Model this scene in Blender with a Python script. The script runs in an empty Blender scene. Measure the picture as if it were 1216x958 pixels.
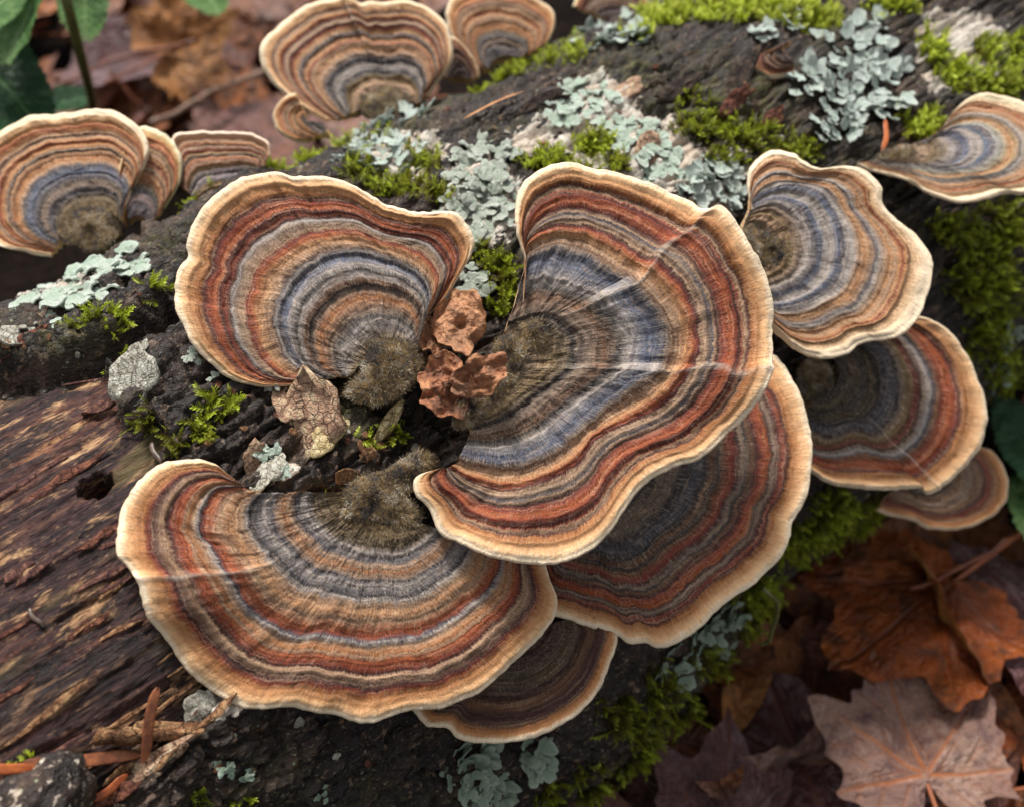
import bpy, math, random
import numpy as np
from mathutils import Matrix, Vector

# ------------------------------------------------------------------ camera, world, sun, exposure
PITCH = math.radians(50); FPX = 1520.0; THETA = math.radians(40)
FW = np.array([0, math.cos(PITCH), -math.sin(PITCH)]); RT = np.array([1., 0, 0]); UP = np.array([0, math.sin(PITCH), math.cos(PITCH)])
RLOG = 0.084; DLOG = 0.334
TO_LOG = np.array([-0.34983683, 0.41691929, -0.83892342])
AX0 = np.array([0.0, 0.0, RLOG - 0.006])                 # a point on the log's axis
CAM = AX0 - TO_LOG * DLOG
SC = bpy.context.scene
COL = SC.collection
cd = bpy.data.cameras.new("camera"); cam = bpy.data.objects.new("camera", cd); COL.objects.link(cam)
cam.location = CAM; cam.rotation_euler = (math.pi / 2 - PITCH, 0, 0)
cd.sensor_width = 36; cd.sensor_fit = 'HORIZONTAL'; cd.lens = 36 * FPX / 1216
cd.clip_start = 0.01; cd.clip_end = 60
cd.dof.use_dof = True; cd.dof.focus_distance = 0.262; cd.dof.aperture_fstop = 14.0
SC.camera = cam

w = bpy.data.worlds.new("World"); SC.world = w; w.use_nodes = True
nt = w.node_tree; nt.nodes.clear()
SUN_EL, SUN_AZ = math.radians(62), math.radians(-24)     # azimuth measured from +Y towards +X
sky = nt.nodes.new('ShaderNodeTexSky'); sky.sky_type = 'NISHITA'; sky.sun_disc = False
sky.sun_elevation = SUN_EL; sky.sun_rotation = SUN_AZ; sky.dust_density = 4.0; sky.air_density = 1.0; sky.ozone_density = 1.0
hs = nt.nodes.new('ShaderNodeHueSaturation'); hs.inputs['Saturation'].default_value = 0.10   # overcast: nearly white
bg = nt.nodes.new('ShaderNodeBackground'); bg.inputs['Strength'].default_value = 0.055
ow = nt.nodes.new('ShaderNodeOutputWorld')
nt.links.new(sky.outputs[0], hs.inputs['Color']); nt.links.new(hs.outputs[0], bg.inputs['Color']); nt.links.new(bg.outputs[0], ow.inputs['Surface'])
sl = bpy.data.lights.new("sun", 'SUN'); sl.energy = 1.5; sl.angle = math.radians(11); sl.color = (1, 0.95, 0.88)
so = bpy.data.objects.new("sun", sl); COL.objects.link(so)
sd = Vector((math.sin(SUN_AZ) * math.cos(SUN_EL), math.cos(SUN_AZ) * math.cos(SUN_EL), math.sin(SUN_EL)))
so.rotation_euler = sd.to_track_quat('Z', 'Y').to_euler(); so.location = (0, 0, 2)
SC.view_settings.view_transform = 'Standard'; SC.view_settings.look = 'None'
SC.view_settings.exposure = 1.62; SC.view_settings.gamma = 1.0; SC.view_settings.use_curve_mapping = False

# ------------------------------------------------------------------ helpers: noise, mesh, nodes
rng = np.random.default_rng(11)

def _h(ix, iy, iz, seed):
    h = (ix.astype(np.int64) * 374761393 + iy.astype(np.int64) * 668265263 + iz.astype(np.int64) * 2147483647 + seed * 1274126177) & 0xffffffff
    h = ((h ^ (h >> 13)) * 1274126177) & 0xffffffff
    h = ((h ^ (h >> 16)) * 2246822519) & 0xffffffff
    return ((h ^ (h >> 15)) & 0xffff) / 65535.0

def noise(x, y=0.0, z=0.0, seed=0):
    """smooth value noise in -1..1"""
    x, y, z = np.broadcast_arrays(np.asarray(x, float), np.asarray(y, float), np.asarray(z, float))
    ix, iy, iz = np.floor(x).astype(int), np.floor(y).astype(int), np.floor(z).astype(int)
    fx, fy, fz = x - ix, y - iy, z - iz
    fx, fy, fz = [t * t * t * (t * (t * 6 - 15) + 10) for t in (fx, fy, fz)]
    r = 0
    two = np.ptp(z) > 0 if z.size > 1 else False
    for dz in ((0, 1) if two else (0,)):
        wz = (fz if dz else 1 - fz) if two else 1.0
        for dx in (0, 1):
            for dy in (0, 1):
                r = r + _h(ix + dx, iy + dy, iz + dz, seed) * (fx if dx else 1 - fx) * (fy if dy else 1 - fy) * wz
    return r * 2 - 1

def fbm(x, y=0.0, z=0.0, seed=0, o=4, g=0.5):
    r, a, t = 0, 1.0, 0
    for i in range(o):
        k = 2.03 ** i
        r = r + a * noise(np.asarray(x) * k, np.asarray(y) * k, np.asarray(z) * k, seed + i * 7); t += a; a *= g
    return r / t

def cells(x, y, seed=0):
    """distance to nearest and second nearest feature point, id of nearest"""
    ix, iy = np.floor(x).astype(int), np.floor(y).astype(int)
    f1 = np.full(x.shape, 9.0); f2 = f1.copy(); cid = np.zeros(x.shape)
    for dx in (-1, 0, 1):
        for dy in (-1, 0, 1):
            cx, cy = ix + dx, iy + dy
            d = np.hypot(cx + _h(cx, cy, cx * 0, seed) - x, cy + _h(cx, cy, cx * 0, seed + 5) - y)
            n = d < f1
            f2 = np.where(n, f1, np.minimum(f2, d)); cid = np.where(n, _h(cx, cy, cx * 0, seed + 9), cid); f1 = np.where(n, d, f1)
    return f1, f2, cid

def sstep(a, b, x):
    t = np.clip((x - a) / (b - a), 0, 1); return t * t * (3 - 2 * t)

def nrm(v):
    v = np.asarray(v, float); return v / (np.linalg.norm(v, axis=-1, keepdims=True) + 1e-12)

def mesh_of(name, V, F, attrs=None, mat=None, smooth=True):
    """F: int array n x 3 or n x 4"""
    V = np.asarray(V, np.float32); F = np.asarray(F, np.int32)
    me = bpy.data.meshes.new(name); n, k = F.shape
    me.vertices.add(len(V)); me.vertices.foreach_set('co', V.ravel())
    me.loops.add(n * k); me.loops.foreach_set('vertex_index', F.ravel())
    me.polygons.add(n); me.polygons.foreach_set('loop_start', np.arange(0, n * k, k, dtype=np.int32))
    me.polygons.foreach_set('use_smooth', np.full(n, smooth))
    me.update(calc_edges=True); me.validate()
    for kx, vals in (attrs or {}).items():
        at = me.attributes.new(kx, 'FLOAT', 'POINT'); at.data.foreach_set('value', np.asarray(vals, np.float32).ravel())
    if mat: me.materials.append(mat)
    return me

def obj(name, me, parent=None, label=None, cat=None, group=None, kind=None, mw=None):
    o = bpy.data.objects.new(name, me); COL.objects.link(o)
    if mw is not None: o.matrix_world = mw
    if parent is not None: o.parent = parent
    if label: o['label'] = label
    if cat: o['category'] = cat
    if group: o['group'] = group
    if kind: o['kind'] = kind
    return o

def empty(name, loc, label, cat, group=None, kind=None):
    o = obj(name, None, None, label, cat, group, kind); o.location = Vector(loc); o.empty_display_size = 0.005
    bpy.context.view_layer.update
    return o

def at_origin(V, loc):            # world vertices -> coordinates of a parent Empty that stands at loc
    return np.asarray(V) - np.asarray(loc)

def grid_faces(nu, nv, wrap=False):
    i = np.arange(nu if wrap else nu - 1)[:, None]; j = np.arange(nv - 1)[None, :]
    a = i * nv + j; b = ((i + 1) % nu) * nv + j
    return np.stack([a, b, b + 1, a + 1], -1).reshape(-1, 4)

def lin(c):
    c = [x / 255 for x in c]
    return tuple((x / 12.92 if x <= 0.04045 else ((x + 0.055) / 1.055) ** 2.4) for x in c) + (1,)

class NT:
    def __init__(s, name):
        s.m = bpy.data.materials.new(name); s.m.use_nodes = True; s.t = s.m.node_tree; s.t.nodes.clear()
        s.out = s.n('OutputMaterial'); s.p = s.n('BsdfPrincipled'); s.l(s.p.outputs[0], s.out.inputs[0])
    def n(s, k, **kw):
        x = s.t.nodes.new('ShaderNode' + k)
        for a, b in kw.items(): setattr(x, a, b)
        return x
    def l(s, a, b): s.t.links.new(a, b)
    def put(s, sock, v):
        if isinstance(v, bpy.types.NodeSocket): s.l(v, sock)
        elif isinstance(v, (tuple, list)) and len(v) == 3 and sock.type == 'RGBA': sock.default_value = tuple(v) + (1,)
        else: sock.default_value = v
    def attr(s, name): return s.n('Attribute', attribute_name=name).outputs['Fac']
    def coord(s, which='Object'): return s.n('TexCoord').outputs[which]
    def xyz(s, x, y, z=0.0):
        c = s.n('CombineXYZ'); s.put(c.inputs[0], x); s.put(c.inputs[1], y); s.put(c.inputs[2], z); return c.outputs[0]
    def mul3(s, v, k):
        c = s.n('VectorMath', operation='MULTIPLY'); s.put(c.inputs[0], v); c.inputs[1].default_value = k; return c.outputs[0]
    def math(s, op, a, b=0.0, c=None):
        m = s.n('Math', operation=op); s.put(m.inputs[0], a); s.put(m.inputs[1], b)
        if c is not None: s.put(m.inputs[2], c)
        return m.outputs[0]
    def noise(s, v, scale=1.0, detail=4, rough=0.55, dist=0.0):
        x = s.n('TexNoise'); s.put(x.inputs['Vector'], v); x.inputs['Scale'].default_value = scale; x.inputs['Detail'].default_value = detail
        x.inputs['Roughness'].default_value = rough; x.inputs['Distortion'].default_value = dist; return x.outputs['Fac']
    def vor(s, v, scale=1.0, feature='F1', out='Distance'):
        x = s.n('TexVoronoi', feature=feature); s.put(x.inputs['Vector'], v); x.inputs['Scale'].default_value = scale; return x.outputs[out]
    def ramp(s, fac, stops, interp='LINEAR'):
        r = s.n('ValToRGB'); e = r.color_ramp.elements; r.color_ramp.interpolation = interp
        stops = sorted(stops, key=lambda q: q[0])
        while len(e) < len(stops): e.new(0.5)
        for el, (p, c) in zip(e, stops): el.position = p; el.color = c if len(c) == 4 else tuple(c) + (1,)
        s.put(r.inputs[0], fac); return r.outputs[0]
    def val(s, fac, a, b, lo=0.0, hi=1.0):
        r = s.n('MapRange'); s.put(r.inputs[0], fac); r.inputs[1].default_value = a; r.inputs[2].default_value = b
        r.inputs[3].default_value = lo; r.inputs[4].default_value = hi; return r.outputs[0]
    def mix(s, f, a, b, mode='MIX'):
        m = s.n('Mix', data_type='RGBA', blend_type=mode); s.put(m.inputs[0], f); s.put(m.inputs[6], a); s.put(m.inputs[7], b); return m.outputs[2]
    def bump(s, h, strength, dist, prev=None):
        b = s.n('Bump'); s.put(b.inputs['Height'], h); b.inputs['Strength'].default_value = strength; b.inputs['Distance'].default_value = dist
        if prev is not None: s.l(prev, b.inputs['Normal'])
        return b.outputs[0]
    def done(s, color, rough=0.7, normal=None, spec=0.4, sheen=0.0, sub=0.0, trans=0.0):
        s.put(s.p.inputs['Base Color'], color); s.put(s.p.inputs['Roughness'], rough); s.p.inputs['Specular IOR Level'].default_value = spec
        if sheen: s.p.inputs['Sheen Weight'].default_value = sheen; s.p.inputs['Sheen Roughness'].default_value = 0.5
        if normal is not None: s.l(normal, s.p.inputs['Normal'])
        if trans:
            tr = s.n('BsdfTranslucent'); s.put(tr.inputs[0], color); mx = s.n('MixShader'); mx.inputs[0].default_value = trans
            s.l(s.p.outputs[0], mx.inputs[1]); s.l(tr.outputs[0], mx.inputs[2]); s.l(mx.outputs[0], s.out.inputs[0])
        return s.m

# ------------------------------------------------------------------ rays from photograph pixels (1216 x 958) into the place
def rays(px, py):
    px, py = np.asarray(px, float), np.asarray(py, float)
    return nrm(FW * FPX + (px[..., None] - 608) * RT + (479 - py[..., None]) * UP)

def to_px(P):
    d = np.asarray(P) - CAM; z = d @ FW
    return 608 + FPX * (d @ RT) / z, 479 - FPX * (d @ UP) / z

AX = np.array([math.cos(THETA), math.sin(THETA), 0.0]); SIDE = np.array([math.sin(THETA), -math.cos(THETA), 0.0]); ZZ = np.array([0, 0, 1.0])

def cyl_hit(px, py, r):
    """ray against the cylinder of radius r; a ray that misses gives its closest point, pulled on to the cylinder"""
    d = rays(px, py); o = CAM - AX0
    dp = d - (d @ AX)[..., None] * AX; op = o - (o @ AX) * AX
    a = (dp * dp).sum(-1); b = dp @ op; c = op @ op - r * r
    disc = b * b - a * c
    t = (-b - np.sqrt(np.maximum(disc, 0))) / a
    P = CAM + d * t[..., None]
    return P

def sphi(P):
    q = np.asarray(P) - AX0
    return q @ AX, np.arctan2(q @ SIDE, q @ ZZ), np.hypot(q @ SIDE, q @ ZZ)

def px_sphi(poly, r=None):
    poly = np.asarray(poly, float); s, ph, _ = sphi(cyl_hit(poly[:, 0], poly[:, 1], RLOG if r is None else r)); return np.stack([s, ph * RLOG], -1)

def in_poly(x, y, poly):
    inside = np.zeros(x.shape, bool); n = len(poly); j = n - 1
    for i in range(n):
        xi, yi = poly[i]; xj, yj = poly[j]
        c = ((yi > y) != (yj > y)) & (x < (xj - xi) * (y - yi) / (yj - yi + 1e-12) + xi)
        inside ^= c; j = i
    return inside

# ------------------------------------------------------------------ the log: heights on a grid of (s along the axis, phi round it)
def spaced(parts):
    out = []
    for a, b, st in parts: out.append(np.arange(a, b, st))
    return np.concatenate(out)
gs = spaced([(-0.42, -0.17, 0.004), (-0.17, 0.09, 0.00055), (0.09, 0.22, 0.0009), (0.22, 0.62, 0.004)])
gp = spaced([(-math.pi, math.radians(-66), 0.05), (math.radians(-66), math.radians(118), 0.0048), (math.radians(118), math.pi - 0.02, 0.05)])
S, PH = np.meshgrid(gs, gp, indexing='ij'); T = PH * RLOG            # T: metres round the trunk

WOOD_PX = [(-260, 520), (-60, 448), (40, 441), (112, 432), (150, 447), (150, 488), (182, 512), (196, 556), (235, 560), (300, 620), (330, 740), (300, 812), (262, 842), (205, 892), (150, 952), (90, 1060), (-60, 1200), (-420, 1240), (-560, 760)]
LEDGE_PX = [(-300, 540), (-60, 446), (0, 424), (70, 412), (130, 398), (182, 366), (215, 350), (250, 300), (300, 240), (330, 196), (200, 250), (0, 322), (-200, 395)]
CHUNK_PX = [(146, 440), (170, 408), (230, 392), (330, 400), (420, 430), (470, 470), (470, 540), (400, 580), (330, 592), (240, 575), (196, 560), (180, 515), (150, 488)]
jx, jy = fbm(S * 130, T * 260, seed=3, o=4) * 0.0042, fbm(S * 200, T * 320, seed=9, o=4) * 0.0026
def soft_mask(poly, blur=0):
    m = in_poly(S + jx, T + jy, px_sphi(poly)).astype(float)
    for _ in range(blur): m[1:-1, 1:-1] = (m[1:-1, 1:-1] * 2 + m[:-2, 1:-1] + m[2:, 1:-1] + m[1:-1, :-2] + m[1:-1, 2:]) / 6
    return m
wood = soft_mask(WOOD_PX); ledge = soft_mask(LEDGE_PX, 3); chunk = soft_mask(CHUNK_PX, 2)
wood_b = soft_mask(WOOD_PX, 3)

# bark relief: long plates split by cracks along the grain
wx = S + 0.004 * fbm(S * 60, T * 60, seed=21, o=3); wy = T + 0.0035 * fbm(S * 70, T * 70, seed=25, o=3)
f1, f2, cid = cells(wx / 0.019, wy / 0.0085, 31)
crack = sstep(0.0, 0.22, f2 - f1)
g1, g2, gid = cells(wx / 0.0075, wy / 0.0042, 41)
crack2 = sstep(0.0, 0.25, g2 - g1)
bark_h = 0.0042 + 0.0016 * (cid - 0.5) - 0.0022 * (1 - crack) - 0.0013 * (1 - crack2) + 0.0006 * (gid - 0.5) + 0.0019 * fbm(S * 260, T * 480, seed=51, o=5, g=0.62) + 0.0028 * fbm(S * 38, T * 46, seed=55, o=3)
GROOVE_PX = [(-200, 496), (-60, 440), (0, 424), (70, 414), (130, 402), (185, 370), (208, 356), (204, 378), (155, 416), (112, 434), (40, 443), (-60, 458), (-200, 520)]
groove = soft_mask(GROOVE_PX, 2)
bark_h = bark_h + 0.0036 * ledge * (1 - groove) + 0.0008 * chunk - 0.0075 * groove
# the hollow between the three largest brackets, and the lower flank
hol = px_sphi([(505, 520)])[0]; bark_h -= 0.004 * np.exp(-(((S - hol[0]) / 0.016) ** 2 + ((T - hol[1]) / 0.013) ** 2))
# bare wood: fibres and broken layers
lay = fbm(S * 55, T * 420, seed=61, o=3) * 1.9 + fbm(S * 16, T * 90, seed=63, o=2) * 1.2
step_ = np.floor(lay * 2.2) / 2.2 + sstep(0.6, 1.0, (lay * 2.2) % 1.0) / 2.2
wood_h = 0.00042 * step_ + 0.00038 * fbm(S * 190, T * 1300, seed=65, o=3) + 0.0016 * fbm(S * 12, T * 60, seed=67, o=2) + 0.0003 * fbm(S * 500, T * 900, seed=69, o=2)
hole = px_sphi([(110, 566)])[0]
hd = np.hypot((S - hole[0]) / 0.0036, (T - hole[1]) / 0.0030) + 0.35 * fbm(S * 700, T * 700, seed=71, o=2)
wood_h -= 0.010 * (1 - sstep(0.5, 1.05, hd))
shape = 0.0035 * fbm(S * 9, T * 11, seed=81, o=2)
bu = px_sphi([(770, 880)])[0]; shape = shape + 0.013 * np.exp(-(((S - bu[0]) / 0.05) ** 2 + ((T - bu[1]) / 0.035) ** 2))
wood_h = wood_h - 0.004 * groove
H = shape + wood_h * wood_b + bark_h * (1 - wood_b)
RR = RLOG + H - 0.004

def log_h(s, t):
    """radius of the log at (s, t = phi * RLOG), bilinear"""
    s, t = np.asarray(s, float), np.asarray(t, float) / RLOG
    i = np.clip(np.searchsorted(gs, s) - 1, 0, len(gs) - 2); j = np.clip(np.searchsorted(gp, t) - 1, 0, len(gp) - 2)
    a = np.clip((s - gs[i]) / (gs[i + 1] - gs[i]), 0, 1); b = np.clip((t - gp[j]) / (gp[j + 1] - gp[j]), 0, 1)
    return RR[i, j] * (1 - a) * (1 - b) + RR[i + 1, j] * a * (1 - b) + RR[i, j + 1] * (1 - a) * b + RR[i + 1, j + 1] * a * b

def log_point(s, t, lift=0.0):
    s, t = np.asarray(s, float), np.asarray(t, float); r = log_h(s, t) + lift; ph = t / RLOG
    return AX0 + s[..., None] * AX + (r * np.sin(ph))[..., None] * SIDE + (r * np.cos(ph))[..., None] * ZZ

def log_normal(s, t):
    e = 0.0018
    a = log_point(s + e, t) - log_point(s - e, t); b = log_point(s, t + e) - log_point(s, t - e)
    n = nrm(np.cross(a, b)); rad = log_point(s, t, 0.01) - log_point(s, t)
    return n * np.sign((n * rad).sum(-1))[..., None]

def hit(px, py):
    """where the ray through a photograph pixel meets the log: point, s, t"""
    px, py = np.atleast_1d(np.asarray(px, float)), np.atleast_1d(np.asarray(py, float)); r = RLOG + 0 * px
    for _ in range(6):
        P = cyl_hit(px, py, r); s, ph, _r = sphi(P); t = ph * RLOG
        r = 0.5 * r + 0.5 * log_h(s, t)
    return log_point(s, t), s, t

def ground_hit(px, py, z=0.0):
    d = rays(np.asarray(px, float), np.asarray(py, float)); return CAM + d * ((z - CAM[2]) / d[..., 2])[..., None]

LOGM = Matrix(((AX[0], SIDE[0], 0, AX0[0]), (AX[1], SIDE[1], 0, AX0[1]), (0, 0, 1, AX0[2]), (0, 0, 0, 1)))

def crust_mask():
    c = np.zeros(S.shape)
    for (x, y, rx, ry, k) in [(742, 160, 95, 52, 1), (716, 112, 56, 32, .9), (790, 190, 66, 44, 1), (575, 235, 62, 68, .9), (1150, 55, 66, 70, .9), (640, 165, 50, 24, .7), (850, 235, 40, 30, .8), (1115, 20, 30, 24, .6), (480, 180, 70, 40, .7), (330, 560, 38, 22, .55), (60, 340, 100, 40, .55), (655, 145, 30, 25, .6), (900, 180, 60, 40, .35), (260, 840, 30, 18, .7)]:
        q = px_sphi([(x, y), (x + rx, y), (x, y + ry)]); q0 = q[0]
        e1, e2 = q[1] - q0, q[2] - q0; M = np.linalg.inv(np.stack([e1, e2], 1) + np.eye(2) * 1e-9)
        a = M[0, 0] * (S - q0[0]) + M[0, 1] * (T - q0[1]); b = M[1, 0] * (S - q0[0]) + M[1, 1] * (T - q0[1])
        c = np.maximum(c, k * (1 - sstep(0.45, 1.15, np.hypot(a, b))))
    return c
crust = crust_mask() * (1 - wood)

def bark_material():
    m = NT("damp dark bark"); c = m.coord()
    n1 = m.noise(m.mul3(c, (60, 110, 110)), 1, 6, 0.6); n2 = m.noise(m.mul3(c, (260, 520, 520)), 1, 5, 0.65); n3 = m.noise(m.mul3(c, (22, 26, 26)), 1, 3)
    n4 = m.noise(m.mul3(c, (900, 1100, 1100)), 1, 3, 0.6)
    base = m.ramp(n1, [(0.36, lin((14, 10, 9))), (0.48, lin((28, 20, 17))), (0.58, lin((50, 36, 29))), (0.70, lin((96, 76, 60)))])
    base = m.mix(m.val(n2, 0.42, 0.6, 0, 0.6), base, lin((44, 31, 25)))
    base = m.mix(m.val(n2, 0.585, 0.66, 0, 0.75), base, lin((128, 106, 88)))
    base = m.mix(m.val(n4, 0.60, 0.68, 0, 0.5), base, lin((150, 132, 112)))
    base = m.mix(m.math('MULTIPLY', m.val(n3, 0.5, 0.68), m.val(n2, 0.4, 0.62, 0.0, 0.8)), base, lin((84, 84, 40)))      # algae film
    cr = m.attr('crust')
    k = m.val(m.math('ADD', cr, m.math('MULTIPLY', m.math('SUBTRACT', n2, 0.5), 1.9)), 0.42, 0.5)
    cc = m.ramp(n4, [(0.3, lin((150, 138, 128))), (0.48, lin((192, 180, 168))), (0.66, lin((206, 208, 196)))])
    cc = m.mix(m.val(n1, 0.45, 0.65), cc, lin((196, 178, 160)))
    col = m.mix(k, base, cc)
    spk = m.vor(m.mul3(c, (420, 420, 420))); col = m.mix(m.math('MULTIPLY', m.val(spk, 0.16, 0.1), m.val(n1, 0.5, 0.6, 0, 0.8)), col, lin((150, 165, 130)))
    b = m.bump(n2, 0.9, 0.0016); b = m.bump(n4, 0.8, 0.0007, b)
    return m.done(col, m.val(n2, 0.35, 0.7, 0.42, 0.85), b, 0.45)

def wood_material():
    m = NT("bare weathered wood"); c = m.coord()
    n1 = m.noise(m.mul3(c, (30, 270, 270)), 1, 7, 0.66, 0.6); n2 = m.noise(m.mul3(c, (130, 1000, 1000)), 1, 6, 0.7, 0.5); n3 = m.noise(m.mul3(c, (18, 60, 60)), 1, 4, 0.6); n4 = m.noise(m.mul3(c, (500, 1400, 1400)), 1, 4, 0.7)
    base = m.ramp(n1, [(0.34, lin((22, 12, 14))), (0.46, lin((46, 25, 26))), (0.54, lin((72, 40, 36))), (0.62, lin((106, 64, 48))), (0.72, lin((164, 116, 78)))])
    base = m.mix(m.val(n3, 0.46, 0.62, 0, 0.78), base, m.ramp(n2, [(0.34, lin((26, 17, 22))), (0.5, lin((58, 36, 38))), (0.66, lin((98, 66, 60)))]))
    base = m.mix(m.val(n2, 0.60, 0.74, 0, 0.6), base, lin((160, 112, 78)))
    n5 = m.noise(m.mul3(c, (60, 210, 210)), 1, 6, 0.66, 0.6); base = m.mix(m.val(n5, 0.545, 0.62, 0, 0.9), base, m.ramp(n2, [(0.36, lin((112, 72, 52))), (0.5, lin((180, 138, 98))), (0.64, lin((214, 178, 134)))]))
    base = m.mix(m.val(n2, 0.46, 0.38, 0, 0.85), base, lin((24, 13, 15)))
    base = m.mix(m.val(n4, 0.48, 0.36, 0, 0.7), base, m.mix(1.0, base, (0.3, 0.25, 0.25), 'MULTIPLY'))
    base = m.mix(m.val(n4, 0.58, 0.68, 0, 0.4), base, lin((190, 150, 116)))
    base = m.mix(m.val(m.noise(m.mul3(c, (30, 90, 90)), 1, 3), 0.6, 0.7, 0, 0.45), base, lin((122, 112, 66)))
    base = m.mix(m.val(m.noise(m.mul3(c, (16, 40, 40)), 1, 4, 0.6), 0.53, 0.6, 0, 0.72), base, m.mix(1.0, base, (0.22, 0.17, 0.2), 'MULTIPLY'))
    b = m.bump(n1, 0.6, 0.002); b = m.bump(n2, 0.9, 0.0016, b); b = m.bump(n4, 0.7, 0.0006, b)
    return m.done(base, m.val(n3, 0.35, 0.65, 0.32, 0.7), b, 0.35)

BARK = bark_material(); WOODM = wood_material()

LOG_LABEL = "fallen mossy log with dark bark and bare purple-brown wood carrying the bracket fungi"
log = obj('fallen_log', None, None, LOG_LABEL, 'log'); log.matrix_world = LOGM
Q = np.stack([S, RR * np.sin(PH), RR * np.cos(PH)], -1)
qf = grid_faces(len(gs), len(gp))
# close the seam under the log
i = np.arange(len(gs) - 1); L = len(gp)
seam = np.stack([i * L + L - 1, (i + 1) * L + L - 1, (i + 1) * L, i * L], -1); qf = np.concatenate([qf, seam])
isw = (wood.ravel()[qf].min(1) > 0.5)
def sub_mesh(nm, faces, mat):
    used = np.unique(faces); mp = np.zeros(S.size, np.int64); mp[used] = np.arange(len(used))
    return mesh_of(nm, Q.reshape(-1, 3)[used], mp[faces][:, ::-1], {'crust': crust.ravel()[used]}, mat)
def child(name, me, parent):
    o = bpy.data.objects.new(name, me); COL.objects.link(o); o.parent = parent; return o
bk = child('bark', sub_mesh('bark', qf[~isw], BARK), log); bk['label'] = "damp black-brown bark split in long plates"
wd = child('bare_wood', sub_mesh('bare_wood', qf[isw], WOODM), log); wd['label'] = "bare streaked purple-brown wood with a small dark hole"
for e, s0 in ((0, gs[0]), (-1, gs[-1])):      # the two sawn ends
    ring = Q[e]; cV = np.concatenate([ring, [[s0, 0, 0]]]); kk = np.arange(L)
    child('sawn_end', mesh_of('sawn_end', cV, np.stack([kk, (kk + 1) % L, np.full(L, L)], -1), {'crust': np.zeros(L + 1)}, WOODM), log)

# ------------------------------------------------------------------ bracket fungi
PAL = dict(crm=(248, 226, 194), cr2=(230, 186, 138), tan=(204, 148, 98), och=(180, 116, 64), org=(184, 94, 46), rst=(142, 60, 34), red=(126, 44, 30), mar=(72, 30, 28),
           dbr=(74, 46, 40), bei=(188, 152, 120), gbe=(146, 124, 106), lgr=(182, 174, 168), blu=(104, 117, 142), slt=(84, 85, 96), dsl=(48, 46, 50), olv=(134, 110, 66), dol=(88, 74, 48), brn=(122, 84, 56))
RAMPS = {
 'A': "0 olv .10 lgr .15 dsl .18 gbe .25 och .29 gbe .31 dsl .335 brn .37 lgr .39 dsl .43 lgr .455 blu .485 slt .502 lgr .515 dbr .53 bei .575 tan .60 org .622 red .635 bei .68 gbe .70 lgr .715 dbr .74 rst .765 mar .79 org .825 rst .85 mar .88 och .92 tan .968 cr2 .995 crm",
 'B': "0 gbe .10 olv .20 dsl .25 gbe .30 brn .335 dsl .37 lgr .42 blu .465 slt .485 gbe .50 brn .52 bei .57 tan .60 org .622 red .635 mar .65 bei .685 gbe .70 slt .715 bei .73 dbr .76 rst .79 org .815 rst .835 mar .85 rst .865 bei .88 mar .90 och .93 tan .968 cr2 .995 crm",
 'C': "0 olv .14 dol .18 lgr .225 slt .26 bei .29 och .315 bei .345 slt .38 lgr .42 slt .445 dsl .46 lgr .48 bei .53 tan .56 bei .60 org .622 rst .637 slt .65 lgr .67 bei .70 och .718 bei .735 org .775 rst .795 mar .807 bei .862 mar .885 rst .90 och .945 tan .978 cr2 .997 crm",
 'D': "0 dsl .15 dol .25 dsl .34 gbe .40 dsl .46 slt .50 dsl .53 brn .56 dsl .585 brn .61 rst .635 red .65 dbr .67 gbe .69 dsl .705 brn .725 mar .75 rst .785 org .80 dbr .815 gbe .835 mar .86 rst .875 mar .895 och .93 tan .97 cr2 .995 crm",
 'E': "0 dbr .30 dbr .45 dol .60 dbr .70 brn .76 dbr .82 mar .85 dbr .875 brn .91 och .96 tan .995 crm",
 'F': "0 olv .08 dol .14 bei .19 olv .24 gbe .29 lgr .33 slt .36 blu .39 lgr .43 lgr .45 blu .485 slt .50 lgr .54 lgr .57 bei .60 tan .64 bei .67 slt .685 lgr .73 bei .76 tan .79 bei .81 tan .828 rst .845 tan .865 brn .885 cr2 .965 crm .995 crm",
 'G': "0 dsl .12 dol .20 dsl .26 dol .32 dsl .40 slt .46 dsl .50 gbe .54 olv .585 brn .605 red .63 dbr .65 gbe .68 lgr .70 slt .72 brn .755 rst .80 org .83 rst .85 mar .875 och .92 tan .968 cr2 .995 crm",
 'J': "0 olv .12 dol .18 slt .24 gbe .29 dsl .32 slt .38 blu .44 slt .47 bei .50 tan .54 och .56 brn .58 tan .60 dsl .615 gbe .65 tan .68 och .70 rst .72 tan .75 bei .77 mar .785 bei .82 och .85 rst .865 och .89 tan .93 cr2 .97 crm",
 'M': "0 gbe .10 bei .18 olv .22 slt .28 lgr .33 dsl .37 slt .43 bei .47 tan .51 bei .54 rst .57 tan .60 brn .63 slt .65 bei .68 tan .70 rst .73 mar .75 bei .78 gbe .80 rst .83 tan .86 bei .885 mar .90 tan .94 cr2 .98 crm",
 'N': "0 dsl .12 slt .22 gbe .28 slt .35 dol .42 och .47 tan .52 brn .55 bei .60 tan .63 rst .66 tan .70 bei .73 brn .77 bei .80 rst .83 tan .88 och .90 tan .95 cr2 .985 crm",
 'H': "0 dbr .3 dsl .45 brn .55 gbe .65 brn .72 dbr .78 rst .84 brn .9 och .96 tan .995 crm",
}
def ramp_stops(key, jit=0, dim=1.0):
    t = RAMPS[key].split(); r = np.random.default_rng(jit); out = []
    for k in range(0, len(t), 2):
        p = float(t[k]); c = PAL[t[k + 1]]
        c = [max(0, min(255, x * dim + r.normal(0, 4 if jit else 0))) for x in c]
        out.append((p if (p in (0, 1) or not jit) else p + r.normal(0, 0.005), lin(c)))
    return out[:32]

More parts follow.
